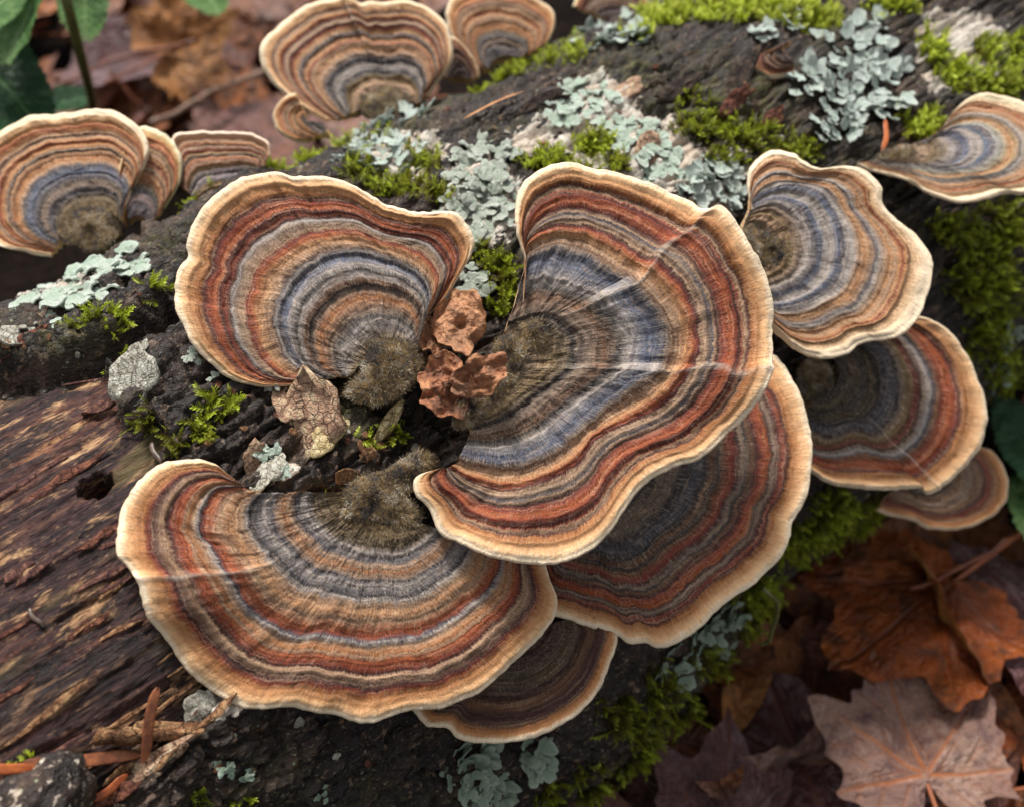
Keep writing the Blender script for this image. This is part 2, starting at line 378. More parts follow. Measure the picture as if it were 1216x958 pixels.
def cap_material(key, jit, fuzz=False, frost=0.5):
    m = NT(("velvet of bracket " if fuzz else "banded skin of bracket ") + key.lower())
    b = m.attr('band'); a = m.attr('ang'); c = m.coord()
    nz = m.noise(c, 520, 4, 0.6); nf = m.noise(c, 2100, 3, 0.65); st = m.noise(m.xyz(m.math('MULTIPLY', a, 2600), m.math('MULTIPLY', b, 16)), 1, 4, 0.62)
    st2 = m.noise(m.xyz(m.math('MULTIPLY', a, 700), m.math('MULTIPLY', b, 5)), 1, 3, 0.55)
    bb = m.math('ADD', b, m.math('MULTIPLY', m.math('SUBTRACT', nz, 0.5), 0.034)); bb = m.math('ADD', bb, m.math('MULTIPLY', m.math('SUBTRACT', st, 0.5), 0.036))
    fz = m.noise(m.xyz(m.math('MULTIPLY', bb, 95), m.math('MULTIPLY', a, 55)), 1, 4, 0.7); fz2 = m.noise(m.xyz(m.math('MULTIPLY', bb, 30), m.math('MULTIPLY', a, 160)), 1, 3, 0.6)
    b2 = m.math('ADD', bb, m.math('MULTIPLY', m.math('SUBTRACT', fz2, 0.5), 0.03))
    col = m.ramp(b2, ramp_stops(key, jit))
    inner = m.val(b, 0.97, 0.88)
    col = m.mix(m.math('MULTIPLY', m.val(fz, 0.51, 0.40, 0.0, 0.78), inner), col, m.mix(1.0, col, (0.40, 0.34, 0.34), 'MULTIPLY'))
    col = m.mix(m.math('MULTIPLY', m.val(fz, 0.53, 0.64, 0.0, 0.42), inner), col, lin((206, 176, 144)))
    col = m.mix(m.math('MULTIPLY', m.val(st2, 0.35, 0.7, 0.0, 0.34), inner), col, m.mix(0.5, col, lin((70, 48, 42))), 'MIX')
    col = m.mix(m.math('MULTIPLY', m.val(st, 0.36, 0.50, 0.72, 0.0), m.val(b, 0.85, 0.55, 0.22, 1.0)), col, m.mix(1.0, col, (0.42, 0.34, 0.32), 'MULTIPLY'))      # dark fibres
    col = m.mix(m.math('MULTIPLY', m.val(st, 0.53, 0.68, 0.0, frost), m.val(b, 0.7, 0.5, 0.45, 1.0)), col, lin((206, 190, 172)))        # pale silky fibres
    col = m.mix(m.math('MULTIPLY', m.val(nf, 0.50, 0.38, 0, 0.6), inner), col, m.mix(1.0, col, (0.45, 0.4, 0.38), 'MULTIPLY'))
    if fuzz:
        col = m.mix(m.val(b, 0.62, 0.5, 0.12, 0.36), col, lin((208, 198, 186))); return m.done(col, 0.7, None, 0.3, trans=0.25)
    col = m.mix(m.math('MULTIPLY', m.attr('scar'), 0.6), col, lin((222, 206, 190)))
    bp = m.bump(st, 0.7, 0.0008); bp = m.bump(nf, 0.6, 0.0004, bp); bp = m.bump(fz, 0.5, 0.0008, bp)
    return m.done(col, m.val(st, 0.3, 0.7, 0.5, 0.8), bp, 0.4)

def pore_material():
    m = NT("cream pore surface"); c = m.coord(); v = m.vor(c, 2200); n = m.noise(c, 160, 3)
    return m.done(m.mix(m.val(v, 0.1, 0.4), lin((150, 112, 74)), m.ramp(n, [(0.35, lin((190, 148, 104))), (0.65, lin((222, 190, 146)))])), 0.8, m.bump(v, 0.5, 0.0003), 0.25)
PORE = pore_material()

def smooth_line(pts, n):
    """Catmull-Rom through the points, n samples by arc length"""
    p = np.asarray(pts, float); q = np.vstack([2 * p[0] - p[1], p, 2 * p[-1] - p[-2]]); t = np.linspace(0, 1, 12, endpoint=False)[:, None]; out = []
    for k in range(1, len(q) - 2):
        a, b, c, d = q[k - 1], q[k], q[k + 1], q[k + 2]
        out.append(0.5 * (2 * b + (c - a) * t + (2 * a - 5 * b + 4 * c - d) * t ** 2 + (3 * b - a - 3 * c + d) * t ** 3))
    out = np.vstack(out + [p[-1:]]); L = np.r_[0, np.cumsum(np.hypot(*np.diff(out, axis=0).T))]
    x = np.linspace(0, L[-1], n); return np.stack([np.interp(x, L, out[:, 0]), np.interp(x, L, out[:, 1])], -1)

def seg_line(segs, ns):
    """a line in one or more segments, each with its own share of the samples"""
    if not isinstance(segs[0][0], (list, tuple)): segs = [segs]
    if len(segs) != len(ns): segs = [sum(segs, [])]; ns = [sum(ns)]
    return np.vstack([smooth_line(s, n) for s, n in zip(segs, ns)])

CLEAR = []; DIST = []
def bracket(label, ramp, neck, rim, mids=(), tilt=(10, 0), lift=0.004, shares=None, folds=(), wave=0.0012, dome=0.0, q=1.0, fuzz=0, jit=0, seed=1, anchor=None, thick=0.0011, ripple=1.0, name='bracket_fungus', cat='fungus', group='bracket fungi on the log', base=None, ridge=1.0, frost=0.5, root=0.004):
    nu, nv = int(300 * q), int(130 * q); shares = shares or [1.0]
    ns = [int(round(nu * k)) for k in shares]; nu = sum(ns)
    knots = [(0.0, neck)] + sorted(mids, key=lambda k: k[0]) + [(1.0, rim)]
    lines = [seg_line(l, ns) for _, l in knots]; kv = np.array([k for k, _ in knots])
    u = np.linspace(0, 1, nu); v = np.linspace(0, 1, nv) ** 0.94
    # scalloped, slightly ragged margin
    R = lines[-1]; dirn = nrm(R - lines[-2]); arc = np.r_[0, np.cumsum(np.hypot(*np.diff(R, axis=0).T))]
    lines[-1] = R + dirn * (1.6 * fbm(arc / 26, seed=seed, o=3) + 0.7 * noise(arc / 7, seed=seed + 3))[:, None] * ripple
    A = np.stack(lines, 0); PX = np.empty((nu, nv, 2))
    for c in (0, 1):
        for k in range(nu):
            PX[k, :, c] = np.interp(v, kv, A[:, k, c])
    for k0, sg in ((0, 1), (nu - 1, -1)):      # uneven side edges
        wgt = np.exp(-np.abs(np.arange(nu) - k0) / (0.02 * nu))[:, None] * (v * (1 - v) * 4)[None, :]; jt = 3.2 * fbm(v * 9, seed=seed + 90 + k0, o=3); PX[..., 0] += wgt * jt; PX[..., 1] += wgt * 3.2 * fbm(v * 9 + 40, seed=seed + 91 + k0, o=3)
    if len(kv) > 2:        # round the kinks at the inner lines
        for _ in range(int(8 * q) + 2): PX[:, 1:-1] = 0.25 * PX[:, :-2] + 0.5 * PX[:, 1:-1] + 0.25 * PX[:, 2:]
    an = np.array(anchor if anchor is not None else lines[0].mean(0)); P0, s0, t0 = hit(an[:1], an[1:]); nl = log_normal(s0, t0)[0]; P0 = P0[0] + nl * lift
    tx, ty = math.radians(tilt[0]), math.radians(tilt[1])
    n = nrm(math.sin(ty) * RT + math.sin(tx) * UP - FW * math.sqrt(max(0.05, 1 - math.sin(tx) ** 2 - math.sin(ty) ** 2)))
    d = rays(PX[..., 0], PX[..., 1]); t = ((P0 - CAM) @ n) / (d @ n); W = CAM + d * t[..., None]
    U_, V_ = np.meshgrid(u, v, indexing='ij'); arcm = arc * 0.00016; AR = np.repeat(arcm[:, None], nv, 1)
    band = V_ + 0.010 * fbm(AR / 0.011, V_ * 2.5, seed=seed + 11, o=3) * sstep(0.0, 0.2, V_) * (1 - sstep(0.93, 1, V_)) + 0.004 * noise(AR / 0.003, V_ * 8, seed=seed + 13)
    h = dome * (V_ * (2 - V_)) + wave * V_ ** 2 * fbm(AR / 0.022, V_ * 1.2, seed=seed + 21, o=2) * 1.6 + 0.0007 * V_ * fbm(AR / 0.007, V_ * 2, seed=seed + 23, o=2) * ripple
    h += ridge * (0.00045 * noise(band * 15, seed=seed + 31) + 0.00034 * noise(band * 34, seed=seed + 33) + 0.00012 * noise(band * 80, seed=seed + 34)) * sstep(0.03, 0.15, V_) + 0.00012 * fbm(AR / 0.0011, V_ * 7, seed=seed + 35, o=2)
    h += 0.0004 * fbm(AR / 0.004, V_ * 14, seed=seed + 37, o=3)
    q0 = 1 - sstep(0.06, 0.34, V_); h += 0.0015 * q0 * fbm(W[..., 0] * 160, W[..., 1] * 160, W[..., 2] * 160, seed=seed + 39, o=4) * min(1.0, q * 1.2)
    scar = np.zeros(V_.shape)
    for (uc, amp, wd_, v0) in folds:       # a step across the cap: rises sharply at uc, then eases back down
        x = (U_ - uc - 0.007 * fbm(V_ * 7, seed=seed + 41, o=3)) / wd_
        scar = np.maximum(scar, np.exp(-((x - 0.02) / 0.024) ** 2) * sstep(v0, v0 + 0.1, V_) * np.clip(0.75 + 0.5 * noise(V_ * 14, seed=seed + 43), 0, 1) * (amp > 0.001))
        h += amp * np.where(x < 0, np.exp(-(x / 0.04) ** 2), np.exp(-x)) * sstep(v0, v0 + 0.2, V_)
    h -= 0.0005 * sstep(0.97, 1.0, V_)
    W = W + n * h[..., None]
    s_, p_, r_ = sphi(W); cl = r_ - log_h(s_, p_ * RLOG); DIST.append((label[:34], float(((W - CAM) @ FW).min()), float(((W - CAM) @ FW).mean()), float(((W - CAM) @ FW).max()))); CLEAR.append((label[:34], float(cl.min() * 1000), float(np.percentile(cl, 50) * 1000), float(cl.max() * 1000)))
    # margin rounded over, then the underside back to the neck
    th = thick + root * (1 - V_) ** 1.5
    out = np.zeros((nu, 3)); out = nrm(W[:, -1] - W[:, -3]); rim_rows = [W[:, -1] + out * (thick * 0.5 * math.sin(k)) - n * (thick * 0.5 * (1 - math.cos(k))) for k in (0.5, 1.0, 1.57, 2.1, 2.64)]
    top = np.concatenate([W, np.stack(rim_rows, 1)], 1); nt_ = nv + 5
    loc = P0 - nl * lift; e = empty(name, loc, label, cat, group)
    bt = np.concatenate([band, np.full((nu, 5), 0.995)], 1); at_ = np.repeat(arcm[:, None], nt_, 1)
    key = ramp + str(jit); mat = CAPM.get(key) or cap_material(ramp, jit, frost=frost); CAPM[key] = mat
    F = grid_faces(nu, nt_)
    def orient(V, F, want):
        a = V[F[:, 0]]; g = np.cross(V[F[:, 1]] - a, V[F[:, 2]] - a); return F if (g @ want).sum() > 0 else F[:, ::-1]
    TV = at_origin(top.reshape(-1, 3), loc)
    child('cap', mesh_of('cap', TV, orient(TV, F, n), {'band': bt, 'ang': at_, 'scar': np.concatenate([scar, scar[:, -1:].repeat(5, 1)], 1)}, mat), e)
    sel = np.linspace(0, nv - 1, 14).astype(int)
    und = np.concatenate([(W - n * th[..., None])[:, sel], rim_rows[-1][:, None]], 1); UV = at_origin(und.reshape(-1, 3), loc)
    side = [np.stack([W[k, sel], und[k, :-1]], 0).reshape(-1, 3) for k in (0, -1)]
    UF = orient(UV, grid_faces(nu, 15), -n); base0 = len(UV); sv, sf = [], []
    for k, sdv in enumerate(side):
        o0 = base0 + 28 * k; jj = np.arange(13); sv.append(at_origin(sdv, loc)); sf.append(np.stack([o0 + jj, o0 + jj + 1, o0 + 14 + jj + 1, o0 + 14 + jj], -1))
    child('pore_surface', mesh_of('pore_surface', np.vstack([UV] + sv), np.vstack([UF] + sf), None, PORE), e)
    if fuzz:
        r = np.random.default_rng(seed + 77); N = int(fuzz); uu = r.random(N) * (nu - 2); vv = np.sqrt(r.random(N)) * 0.93 * (nv - 2)
        i0, j0 = uu.astype(int), vv.astype(int); fu, fv = (uu - i0)[:, None], (vv - j0)[:, None]
        Pb = W[i0, j0] * (1 - fu) * (1 - fv) + W[i0 + 1, j0] * fu * (1 - fv) + W[i0, j0 + 1] * (1 - fu) * fv + W[i0 + 1, j0 + 1] * fu * fv; bb = band[i0, j0]
        dens = np.where(bb < 0.54, 0.75, 0.16) * (0.45 + 0.55 * (noise(bb * 30, seed=seed + 5) > -0.1)); keep = r.random(N) < dens; Pb, bb, i0, j0 = Pb[keep], bb[keep], i0[keep], j0[keep]; N = len(Pb)
        rad = nrm(W[i0, np.minimum(j0 + 4, nv - 1)] - W[i0, np.maximum(j0 - 2, 0)]); dr = nrm(rad + n * r.uniform(0.15, 0.75, (N, 1)) + r.normal(0, 0.28, (N, 3)))
        ln = r.uniform(0.0004, 0.00105, (N, 1)) * np.where(bb < 0.55, 1.1, 0.7)[:, None]; sd_ = nrm(np.cross(dr, n + r.normal(0, .3, (N, 3)))) * r.uniform(0.00003, 0.00006, (N, 1))
        Pb = Pb - n * 0.0001; mid = Pb + dr * ln * 0.55 + n * 0.00004
        HV = np.stack([Pb - sd_, Pb + sd_, Pb + dr * ln], 1).reshape(-1, 3); k3 = np.arange(N)[:, None] * 3 + np.array([[0, 1, 2]])
        kf = key + 'f'; fm = CAPM.get(kf) or cap_material(ramp, jit, True); CAPM[kf] = fm
        fo = child('velvet', mesh_of('velvet', at_origin(HV, loc), k3, {'band': np.repeat(bb, 3), 'ang': np.repeat(arcm[i0], 3)}, fm, False), e); fo['kind'] = 'stuff'
    for bs in ([base] if base and not isinstance(base, list) else (base or [])): hairy_base(e, loc, n, P0, bs, seed, fuzz)
    return e, P0, n
CAPM = {}

def base_material(fuzz=False):
    m = NT("hairy base velvet" if fuzz else "hairy olive-grey base"); c = m.coord(); n1 = m.noise(c, 300, 4, 0.65); n2 = m.noise(c, 1300, 4, 0.7)
    col = m.ramp(n1, [(0.36, lin((46, 42, 42))), (0.45, lin((104, 94, 82))), (0.53, lin((138, 108, 58))), (0.62, lin((166, 152, 130)))])
    col = m.mix(m.val(n2, 0.4, 0.65, 0, 0.6), col, lin((58, 50, 40)))
    if fuzz: return m.done(m.ramp(m.attr('tint'), [(0.0, lin((40, 36, 36))), (0.3, lin((84, 76, 70))), (0.55, lin((140, 112, 62))), (0.75, lin((164, 146, 116))), (1.0, lin((214, 204, 186)))]), 0.7, None, 0.3, trans=0.2)
    return m.done(col, 0.85, m.bump(n2, 0.9, 0.0012), 0.3, sheen=0.15)
BASEM, BASEF = base_material(), base_material(True)

def sphere_grid(nu=48, nv=28):
    a = np.linspace(0, 2 * math.pi, nu, endpoint=False); b = np.linspace(0.02, math.pi - 0.02, nv)
    A_, B_ = np.meshgrid(a, b, indexing='ij'); return np.stack([np.cos(A_) * np.sin(B_), np.sin(A_) * np.sin(B_), np.cos(B_)], -1).reshape(-1, 3), grid_faces(nu, nv, True)

def hairy_base(e, loc, n, P0, bs, seed, fuzz):
    """a knob of hairy tissue; bs = (px, py, half length px, half width px, height m, turn deg)"""
    px, py, rx, ry, hz, rot = bs
    d = rays(np.array([px]), np.array([py]))[0]; C = CAM + d * (((P0 - CAM) @ n) / (d @ n)); k = 0.00016
    a = math.radians(rot); ex = nrm(RT * math.cos(a) + UP * math.sin(a) - n * ((RT * math.cos(a) + UP * math.sin(a)) @ n)); ey = np.cross(n, ex)
    V, F = sphere_grid(90, 50); f = 1.08 + 0.42 * fbm(V[:, 0] * 2.1, V[:, 1] * 2.1, V[:, 2] * 2.1, seed=seed + 3 + int(px), o=5, g=0.6)
    V = V * f[:, None]; nn = nrm(V / np.array([rx, ry, hz / k]))
    W = C + ex * (V[:, :1] * rx * k) + ey * (V[:, 1:2] * ry * k) + n * (np.where(V[:, 2:] > 0, V[:, 2:] * hz * 0.34, V[:, 2:] * 0.012))
    child('hairy_base', mesh_of('hairy_base', at_origin(W, loc), F, None, BASEM), e)
    r = np.random.default_rng(seed + 9); N = int(rx * ry * 7); idx = r.integers(0, len(W), N * 3); idx = idx[V[idx, 2] > -0.15][:N]; N = len(idx)
    Pb = W[idx] + r.normal(0, 0.0003, (N, 3)); up = nrm(ex * nn[idx, :1] + ey * nn[idx, 1:2] + n * nn[idx, 2:])
    dr = nrm(up * 0.4 + r.normal(0, 0.30, (N, 3)) + 1.0 * (ex * V[idx, :1] + ey * V[idx, 1:2])); ln = r.uniform(0.0003, 0.0009, (N, 1)); sd_ = nrm(np.cross(dr, r.normal(0, 1, (N, 3)))) * r.uniform(0.00003, 0.00006, (N, 1))
    HV = np.stack([Pb - sd_, Pb + sd_, Pb + dr * ln], 1).reshape(-1, 3); k3 = np.arange(N)[:, None] * 3 + np.array([[0, 1, 2]])
    fo = child('base_hairs', mesh_of('base_hairs', at_origin(HV, loc), k3, {'tint': np.repeat(np.clip(0.46 + 0.9 * fbm(Pb[:, 0] * 380, Pb[:, 1] * 380, Pb[:, 2] * 380, seed=5, o=3) + r.normal(0, 0.2, N), 0, 1), 3)}, BASEF, False), e); fo['kind'] = 'stuff'

# A: the fan with a kidney outline beside the shrivelled caps
bracket("kidney-shaped bracket fungus with notched margin, bright blue band, beside the shrivelled brown caps", 'A',
    neck=[(418, 446), (432, 425), (447, 411), (465, 405), (482, 410), (492, 420)],
    rim=[(372, 449), (341, 457), (307, 457), (277, 449), (254, 433), (230, 407), (214, 377), (206, 347), (209, 320), (216, 308), (224, 300), (221, 288), (223, 275), (230, 257), (247, 237), (277, 217), (300, 207), (327, 204), (354, 208), (400, 211), (420, 219), (443, 232), (463, 244), (493, 253), (527, 252), (543, 255), (557, 270), (562, 290), (557, 307), (549, 320), (533, 347), (513, 370), (502, 392)],
    mids=[(0.50, [(386, 448), (350, 430), (335, 400), (331, 375), (338, 347), (363, 318), (394, 300), (435, 299), (469, 308), (498, 325), (510, 347), (507, 368), (497, 405)]),
          (0.62, [(380, 449), (335, 446), (305, 415), (294, 365), (303, 325), (325, 300), (357, 281), (388, 273), (422, 272), (451, 284), (498, 298), (520, 325), (516, 352), (501, 392)])],
    tilt=(4, 9), lift=0.012, folds=[(0.268, -0.0012, 0.05, 0.55), (0.52, 0.0005, 0.03, 0.5), (0.565, 0.0005, 0.03, 0.5)], dome=-0.0015, wave=0.0022, fuzz=26000, seed=101, base=[(466, 432, 34, 30, 0.0032, 20), (452, 458, 36, 20, 0.003, 8)])

# B: the largest fan, two lobes folded over each other
bracket("largest bracket fungus, two overlapping lobes with pale creases, slate-blue band, covering a darker bracket", 'B',
    shares=[0.36, 0.24, 0.40],
    neck=[[(600, 392), (612, 398), (620, 408)], [(621, 410), (625, 420), (622, 432)], [(620, 436), (604, 452), (578, 474), (556, 496)]],
    rim=[[(620, 358), (622, 330), (622, 310), (614, 284), (613, 250), (622, 224), (644, 207), (670, 200), (700, 203), (734, 210), (767, 220), (800, 235), (817, 243), (830, 255)],
         [(834, 257), (848, 254), (865, 270), (882, 294), (899, 320), (909, 340), (916, 368), (916, 405), (911, 436)],
         [(909, 441), (899, 467), (882, 494), (851, 525), (827, 544), (800, 553), (767, 570), (750, 587), (734, 610), (712, 640), (689, 655), (659, 667), (626, 667), (593, 662), (566, 652), (543, 640), (530, 634), (520, 620), (513, 604), (497, 587), (493, 571), (500, 563), (520, 556)]],
    mids=[(0.24, [[(604, 384), (640, 372), (664, 374)], [(668, 376), (690, 398), (694, 432)], [(692, 438), (668, 456), (640, 476), (606, 500), (560, 512)]]),
          (0.485, [[(622, 326), (628, 306), (641, 299), (662, 293), (690, 299), (719, 318), (747, 331)], [(752, 342), (774, 364), (787, 385), (793, 413), (788, 436)], [(782, 445), (750, 462), (724, 482), (690, 510), (654, 540), (614, 554), (574, 552), (545, 545)]]),
          (0.625, [[(622, 322), (624, 292), (643, 277), (671, 271), (703, 274), (736, 290), (768, 312)], [(772, 314), (790, 328), (812, 353), (823, 385), (826, 416), (820, 437)], [(814, 442), (790, 476), (751, 500), (707, 520), (684, 550), (647, 570), (600, 581), (565, 574), (532, 556)]])],
    tilt=(9, 6), lift=0.020, folds=[(0.362, 0.0026, 0.10, 0.2), (0.602, 0.0028, 0.10, 0.12)], wave=0.0024, dome=0.001, q=1.15, fuzz=40000, seed=202, base=[(606, 418, 26, 20, 0.004, 60), (590, 446, 30, 20, 0.0036, 40), (562, 484, 30, 16, 0.003, 50), (634, 396, 22, 16, 0.0025, 20)])

# C: the widest fan, over bare wood
bracket("widest bracket fungus with a bright cream margin and folded wing over the bare wood", 'C',
    neck=[(404, 584), (418, 604), (440, 618), (466, 624), (490, 618)],
    rim=[(283, 575), (270, 564), (254, 552), (230, 547), (200, 550), (174, 564), (157, 584), (147, 604), (142, 640), (142, 660), (153, 671), (164, 690), (173, 723), (186, 743), (206, 766), (226, 796), (256, 819), (282, 834), (309, 839), (349, 836), (372, 842), (400, 847), (433, 856), (456, 852), (483, 842), (516, 839), (543, 832), (573, 816), (599, 796), (626, 769), (646, 750), (657, 730), (660, 710), (654, 693), (647, 670), (636, 652), (618, 640)],
    mids=[(0.485, [(306, 585), (288, 598), (284, 616), (290, 634), (303, 655), (325, 680), (350, 702), (380, 708), (430, 716), (483, 716), (512, 704), (542, 682), (560, 655), (565, 640)]),
          (0.62, [(288, 579), (258, 582), (245, 600), (243, 636), (258, 652), (268, 672), (280, 692), (305, 725), (348, 749), (381, 748), (430, 757), (473, 752), (510, 744), (545, 724), (572, 700), (590, 672), (592, 645)])],
    tilt=(9, 19), lift=0.004, folds=[(0.262, 0.0036, 0.12, 0.4)], dome=0.0012, wave=0.002, q=1.1, fuzz=42000, seed=303, base=[(438, 590, 36, 24, 0.003, 20), (484, 562, 40, 18, 0.002, 35), (468, 606, 34, 18, 0.002, -20)])

# D: below the largest fan
bracket("dark maroon-banded bracket fungus half hidden under the largest one", 'D',
    neck=[(716, 520), (712, 545), (700, 560), (684, 575)],
    rim=[(880, 410), (898, 408), (915, 416), (930, 429), (944, 453), (954, 477), (961, 505), (965, 539), (961, 563), (956, 594), (942, 618), (938, 640), (928, 660), (909, 678), (892, 695), (868, 708), (848, 725), (827, 746), (800, 762), (782, 766), (768, 760), (749, 761), (732, 750), (699, 740), (679, 733), (659, 728), (645, 715), (636, 690)],
    tilt=(14, 8), lift=0.003, anchor=(700, 545), dome=0.0, wave=0.0012, fuzz=16000, seed=404, jit=0, base=(700, 550, 34, 34, 0.002, 0), ridge=1.1)

# E: the small shaded one
bracket("small plain brown bracket fungus in deep shade beneath two large ones", 'E',
    neck=[(580, 735), (596, 748), (614, 752), (634, 742)],
    rim=[(480, 800), (482, 825), (493, 843), (509, 859), (533, 862), (549, 876), (583, 879), (616, 877), (646, 869), (676, 852), (695, 836), (715, 809), (729, 773), (732, 752), (724, 730)],
    tilt=(20, 10), lift=0.005, anchor=(604, 745), wave=0.0008, q=0.7, fuzz=4000, seed=505, frost=0.2, base=(606, 742, 30, 22, 0.0015, 0))

# F, G, H: the stack of three
bracket("pale blue-grey bracket fungus with rippled margin, topmost of the stack of three", 'F',
    neck=[(882, 272), (892, 276), (897, 288), (895, 302), (884, 316)],
    rim=[(892, 250), (890, 230), (890, 215), (894, 198), (906, 185), (927, 178), (944, 185), (954, 195), (974, 201), (1005, 197), (1026, 202), (1046, 219), (1051, 239), (1070, 260), (1091, 277), (1104, 298), (1108, 320), (1101, 351), (1092, 371), (1074, 394), (1053, 402), (1026, 404), (1009, 416), (988, 423), (964, 419), (944, 409), (930, 397), (918, 385), (908, 366)],
    mids=[(0.49, [(889, 252), (896, 236), (912, 225), (940, 219), (972, 228), (995, 255), (1003, 290), (996, 325), (980, 345), (950, 361), (922, 366), (904, 350)])],
    tilt=(8, 6), lift=0.012, wave=0.0026, q=0.85, fuzz=10000, seed=606, base=[(886, 294, 24, 26, 0.003, 0), (916, 296, 20, 24, 0.0018, 30)])
bracket("round dark-centred bracket fungus with a diagonal crease, middle of the stack of three", 'G',
    neck=[(972, 420), (990, 428), (996, 448), (984, 468), (966, 474)],
    rim=[(1040, 380), (1066, 372), (1089, 376), (1115, 385), (1135, 402), (1152, 426), (1164, 450), (1171, 481), (1169, 512), (1159, 539), (1135, 566), (1108, 583), (1098, 585), (1091, 578), (1057, 580), (1022, 579), (992, 575), (971, 566), (958, 556), (948, 540), (944, 520)],
    mids=[(0.49, [(1010, 400), (1040, 404), (1060, 419), (1071, 457), (1064, 491), (1040, 516), (1015, 512), (985, 520), (962, 512), (952, 500)]),
          (0.62, [(1020, 394), (1058, 398), (1082, 430), (1091, 464), (1078, 512), (1046, 532), (1016, 524), (985, 533), (960, 528), (950, 508)])],
    tilt=(4, 14), lift=0.005, folds=[(0.60, 0.0015, 0.10, 0.3)], wave=0.0012, q=0.8, fuzz=6000, seed=707, base=(968, 450, 26, 28, 0.0008, 0))
bracket("small brown bracket fungus beside a green leaf, lowest of the stack of three", 'H',
    neck=[(1072, 560), (1082, 568), (1092, 566), (1098, 556)],
    rim=[(1046, 603), (1064, 609), (1084, 615), (1108, 626), (1139, 627), (1166, 618), (1190, 601), (1199, 573), (1193, 553), (1180, 535), (1159, 529), (1140, 530)],
    tilt=(14, 20), lift=0.004, anchor=(1060, 560), wave=0.0008, q=0.5, seed=808, base=(1080, 562, 24, 18, 0.001, 0))
# I: at the edge of the mossy flank
bracket("bracket fungus with a long pale neck and blue centre seen edge-on beside moss", 'F', jit=5,
    neck=[(1058, 178), (1066, 182), (1066, 187), (1056, 190)],
    rim=[(1110, 160), (1121, 152), (1132, 133), (1149, 118), (1169, 112), (1193, 115), (1216, 121), (1245, 135), (1268, 160), (1270, 190), (1250, 215), (1216, 226), (1193, 224), (1159, 234), (1132, 238), (1101, 229), (1084, 217), (1060, 207), (1036, 203), (1018, 196)],
    mids=[(0.49, [(1096, 172), (1112, 164), (1135, 152), (1160, 152), (1178, 166), (1176, 186), (1158, 198), (1130, 203), (1095, 200), (1060, 196), (1040, 192)])],
    tilt=(26, -6), lift=0.006, anchor=(1062, 186), wave=0.0016, q=0.7, fuzz=5000, seed=909, base=[(1066, 184, 26, 12, 0.002, 5)])
# J, K, L: the group at the back of the log over the litter
bracket("blue-grey centred bracket fungus beside lichen at the back of the log", 'J',
    neck=[(74, 280), (86, 258), (108, 246), (130, 250), (142, 262)],
    rim=[(58, 303), (33, 298), (0, 290), (-34, 262), (-44, 228), (-36, 190), (-18, 166), (0, 155), (20, 145), (43, 137), (83, 134), (117, 132), (140, 137), (160, 150), (174, 164), (177, 184), (170, 200), (157, 220), (149, 244)],
    tilt=(10, -6), lift=0.004, anchor=(106, 282), wave=0.0016, q=0.75, fuzz=5000, seed=1010, base=[(108, 270, 42, 30, 0.003, 0)])
bracket("narrow bracket fungus tucked behind the blue-grey one at the back of the log", 'N', jit=3,
    neck=[(152, 262), (160, 256), (170, 258), (178, 266)],
    rim=[(140, 200), (150, 165), (167, 150), (187, 154), (204, 167), (214, 187), (214, 207), (207, 226), (195, 246)],
    tilt=(6, 10), lift=-0.003, anchor=(165, 268), q=0.45, seed=1111)
bracket("low rust-brown bracket fungus peeping over bright moss between two larger ones", 'M', jit=9,
    neck=[(236, 238), (256, 232), (276, 226), (296, 216)],
    rim=[(205, 214), (200, 186), (207, 162), (234, 157), (267, 157), (300, 159), (317, 168), (320, 184)],
    tilt=(4, 6), lift=-0.006, anchor=(262, 226), q=0.45, seed=1212)
bracket("double-lobed bracket fungus with a pale radial scar behind a clump of lichen", 'M',
    neck=[(424, 132), (436, 116), (456, 110), (478, 112), (494, 124)],
    rim=[(389, 146), (361, 130), (337, 110), (321, 93), (310, 70), (312, 50), (324, 33), (350, 13), (367, 5), (400, 0), (415, 1), (427, 8), (433, 9), (441, 6), (453, 6), (477, 2), (500, 5), (523, 20), (533, 37), (537, 63), (530, 80), (517, 97), (507, 113)],
    tilt=(8, 0), lift=0.003, anchor=(458, 132), folds=[(0.52, 0.0012, 0.06, 0.3)], wave=0.0018, q=0.75, fuzz=5000, seed=1313, base=[(460, 126, 38, 26, 0.003, 0)])
bracket("small fan-shaped bracket fungus rising above a strip of moss on the log's back", 'N',
    neck=[(580, 82), (588, 70), (602, 66), (616, 68)],
    rim=[(572, 84), (558, 76), (546, 60), (537, 43), (530, 20), (534, 2), (548, -10), (580, -16), (615, -12), (640, 0), (657, 13), (659, 30), (650, 50), (636, 62)],
    tilt=(8, 4), lift=0.002, anchor=(598, 76), q=0.55, seed=1414)
bracket("little bracket fungus under the double-lobed one, its cream edge curled", 'N', jit=12,
    neck=[(368, 152), (376, 146), (384, 148), (388, 156)],
    rim=[(352, 112), (337, 118), (326, 134), (329, 154), (347, 166), (366, 168)],
    tilt=(8, -10), lift=-0.004, anchor=(376, 158), q=0.35, seed=1515)
bracket("dim bracket fungus in the gap between the double-lobed and the fan-shaped ones", 'H', jit=4,
    neck=[(540, 92), (548, 90), (556, 94)], rim=[(520, 88), (516, 72), (522, 54), (536, 44), (552, 56), (566, 76), (568, 92)],
    tilt=(6, 0), lift=-0.004, anchor=(545, 100), q=0.35, seed=1616)
bracket("tiny tan bracket fungus growing among grey-green lichen lobes", 'H', jit=7,
    neck=[(926, 60), (932, 62), (938, 66), (940, 72)], rim=[(940, 46), (922, 54), (902, 60), (893, 66), (897, 77), (913, 85), (930, 84), (944, 80)],
    tilt=(16, -8), lift=0.008, q=0.35, seed=1717, ripple=0.6)
